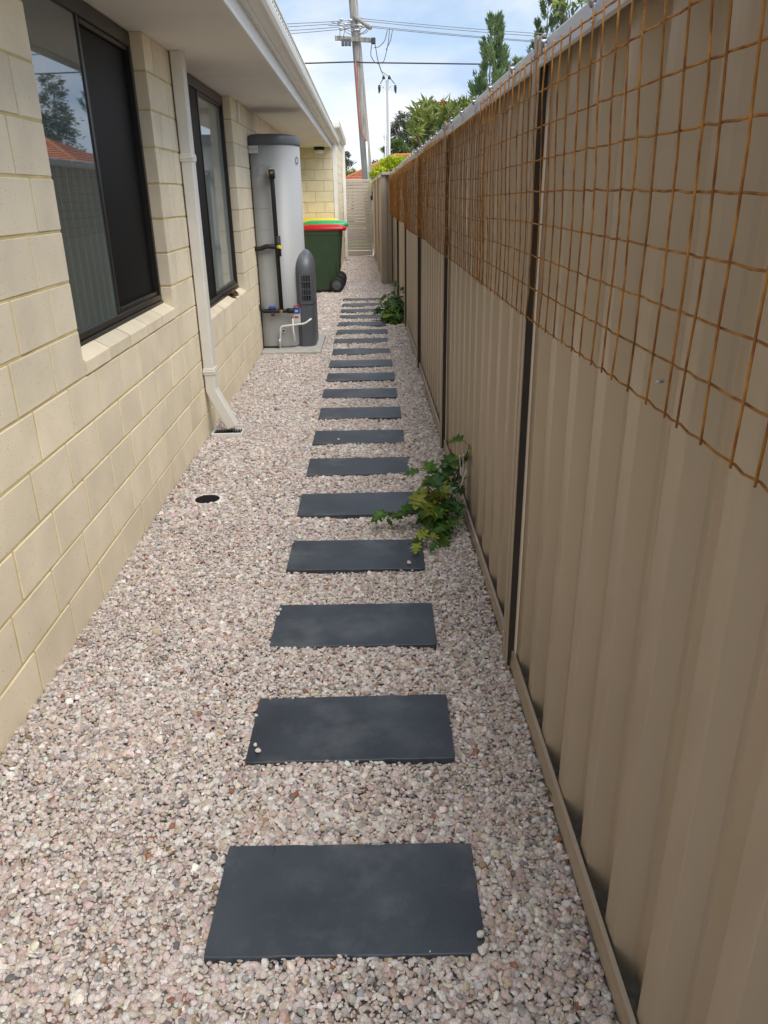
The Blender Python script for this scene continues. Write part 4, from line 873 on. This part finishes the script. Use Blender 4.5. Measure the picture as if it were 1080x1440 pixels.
blob_tree('gum_tree', 'tall wispy grey-green gum tree far beyond the street', 'tree', (3.4,60,-.08), [cl_(x,y,60,r_) for x,y,r_ in ((562,182,.75),(572,172,.8),(582,190,1.0),(566,198,.8),(556,192,.55),(578,208,.9),(590,175,1.0),(560,172,.4))], 5200, .22, .07, MT['gum'], 12, .18, .5)
blob_tree('street_tree', 'round dense green tree in front of the tall gum tree', 'tree', (2.2,52,-.08), [cl_(x,y,52,r_) for x,y,r_ in ((557,206,.5),(552,212,.45),(563,212,.5),(558,200,.32),(540,215,.3),(567,216,.4))], 4000, .14, .07, MT['tree'], 13, .15)
blob_tree('gum_tree', 'thin dark gum tree beside the white garage corner', 'tree', (-2.0,62,-.08), [cl_(x,y,62,r_) for x,y,r_ in ((484,222,.45),(487,230,.35),(482,234,.5),(480,218,.5),(485,216,.25))], 1700, .2, .08, MT['gum'], 14, .12, .4)
for (x, y, Y, r_, lab) in ((494,234,95,1.3,'dark far tree left of the white roof'),(505,232,98,1.0,'dark far tree behind the white roof'),(522,230,96,1.2,'dark far tree right of the timber pole'),(530,232,90,1.2,'dark far tree behind the orange roof hip'),(512,233,92,.8,'small dark far tree peeping over the white roof ridge')):
    q = PY(x,y,Y); blob_tree('far_tree', lab, 'tree', (q.x,Y,-.08), [(q.x-.8,Y,q.z-.9,r_),(q.x+.8,Y,q.z-1.0,r_),(q.x,Y,q.z-.6,r_*.9),(q.x+.3,Y,q.z-2.2,r_*1.5)], 1300, .3, .14, MT['far'], int(x), .15)
blob_tree('garden_shrub', 'pale yellow-green bush beside the orange roof', 'shrub', (-1.6,57,-.05), [cl_(x,y-3,57,r_) for x,y,r_ in ((493,246,.35),(487,250,.35),(498,250,.3))], 1500, .12, .06, MT['frang'], 15, .05)
blob_tree('street_tree', 'tall leafy tree mirrored in the tinted window pane', 'tree', (17.5,56,-.08), [(17.5,56,6.2,1.2),(17.9,56.5,7.4,1.0),(17.2,56,5.0,1.2),(18.4,56,6.0,1.0),(17.6,56,8.4,.6)], 3500, .25, .1, MT['gum'], 16, .15, .3)

# ------------------------------------------------------------------ houses beyond
def hip_house(label, x0, x1, y0, y1, eave, ridge, tm_, wm, inset, group=None):
    t = thing('house', label, 'house', ((x0+x1)/2, y0, -.05)); o_ = ((x0+x1)/2, y0, -.05)
    rel(MB().box((x0+.5,y0+.5,-.05),(x1-.5,y1-.5,eave)), o_).build('wall', wm, t)
    ym = (y0+y1)/2; e = eave
    v = [(x0,y0,e),(x1,y0,e),(x1,y1,e),(x0,y1,e),(x0+inset,ym,ridge),(x1-inset,ym,ridge)]
    ro = rel(MB().add(v, [(0,1,5,4),(1,2,5),(2,3,4,5),(3,0,4),(3,2,1,0)]), o_).build('roof', tm_, t)
    cr = MB()                                                     # tile courses as stepped strips on the slopes we see
    n_ = 16
    for k in range(n_):
        u0, u1 = k/n_, (k+1)/n_
        A = Vector(v[0]).lerp(Vector(v[4]),u0); B_ = Vector(v[1]).lerp(Vector(v[5]),u0); C_ = Vector(v[1]).lerp(Vector(v[5]),u1); D_ = Vector(v[0]).lerp(Vector(v[4]),u1)
        up_ = Vector((0,-.02,.06)); cr.add([A+up_,B_+up_,C_+up_*.3,D_+up_*.3,A,B_], [(0,1,2,3),(4,5,1,0)])
        A = Vector(v[3]).lerp(Vector(v[4]),u0); B_ = Vector(v[0]).lerp(Vector(v[4]),u0); C_ = Vector(v[0]).lerp(Vector(v[4]),u1); D_ = Vector(v[3]).lerp(Vector(v[4]),u1); up_ = Vector((-.02,0,.06)); cr.add([A+up_,B_+up_,C_+up_*.3,D_+up_*.3,A,B_], [(0,1,2,3),(4,5,1,0)])
    rel(cr, o_).build('tile_courses', tm_, ro)
    rel(MB().tube([Vector(v[0])+Vector((0,0,.05)),Vector(v[4])+Vector((0,0,.06)),Vector(v[5])+Vector((0,0,.06)),Vector(v[1])+Vector((0,0,.05))], .09, 6), o_).build('ridge_cap', tm_, ro)
    rel(MB().box((x0-.03,y0-.06,e-.16),(x1+.03,y0-.005,e+.02)), o_).build('gutter', MT['white'], t)
    return t
a = PY(484,253,46); rdg = PY(548,219,50)
hip_house('far house with an orange terracotta tiled hip roof across the street', a.x, a.x+15, 46, 55, a.z, rdg.z, MT['tile'], MT['housewall'], 3.0)
a = PY(489,241,84); rdg = PY(505,227,87)
hip_house('far house with a small white painted hip roof behind the orange one', a.x, a.x+3.2, 84, 90, a.z, rdg.z, MT['roof'], MT['housewall'], 1.3)
a = PY(486,250,58)
hip_house('far house with a brown tiled roof seen beside the gate hinge post', a.x-13, a.x+.6, 58, 68, a.z-.2, a.z+1.3, MT['tilebrown'], MT['housewall'], 3)
hip_house('neighbouring house with red tiled roof mirrored in the tinted window', 9.5, 24, 36, 47, 2.6, 4.4, MT['tile'], MT['housewall'], 4)
print('bricks', nb, 'objects', len(bpy.data.objects))
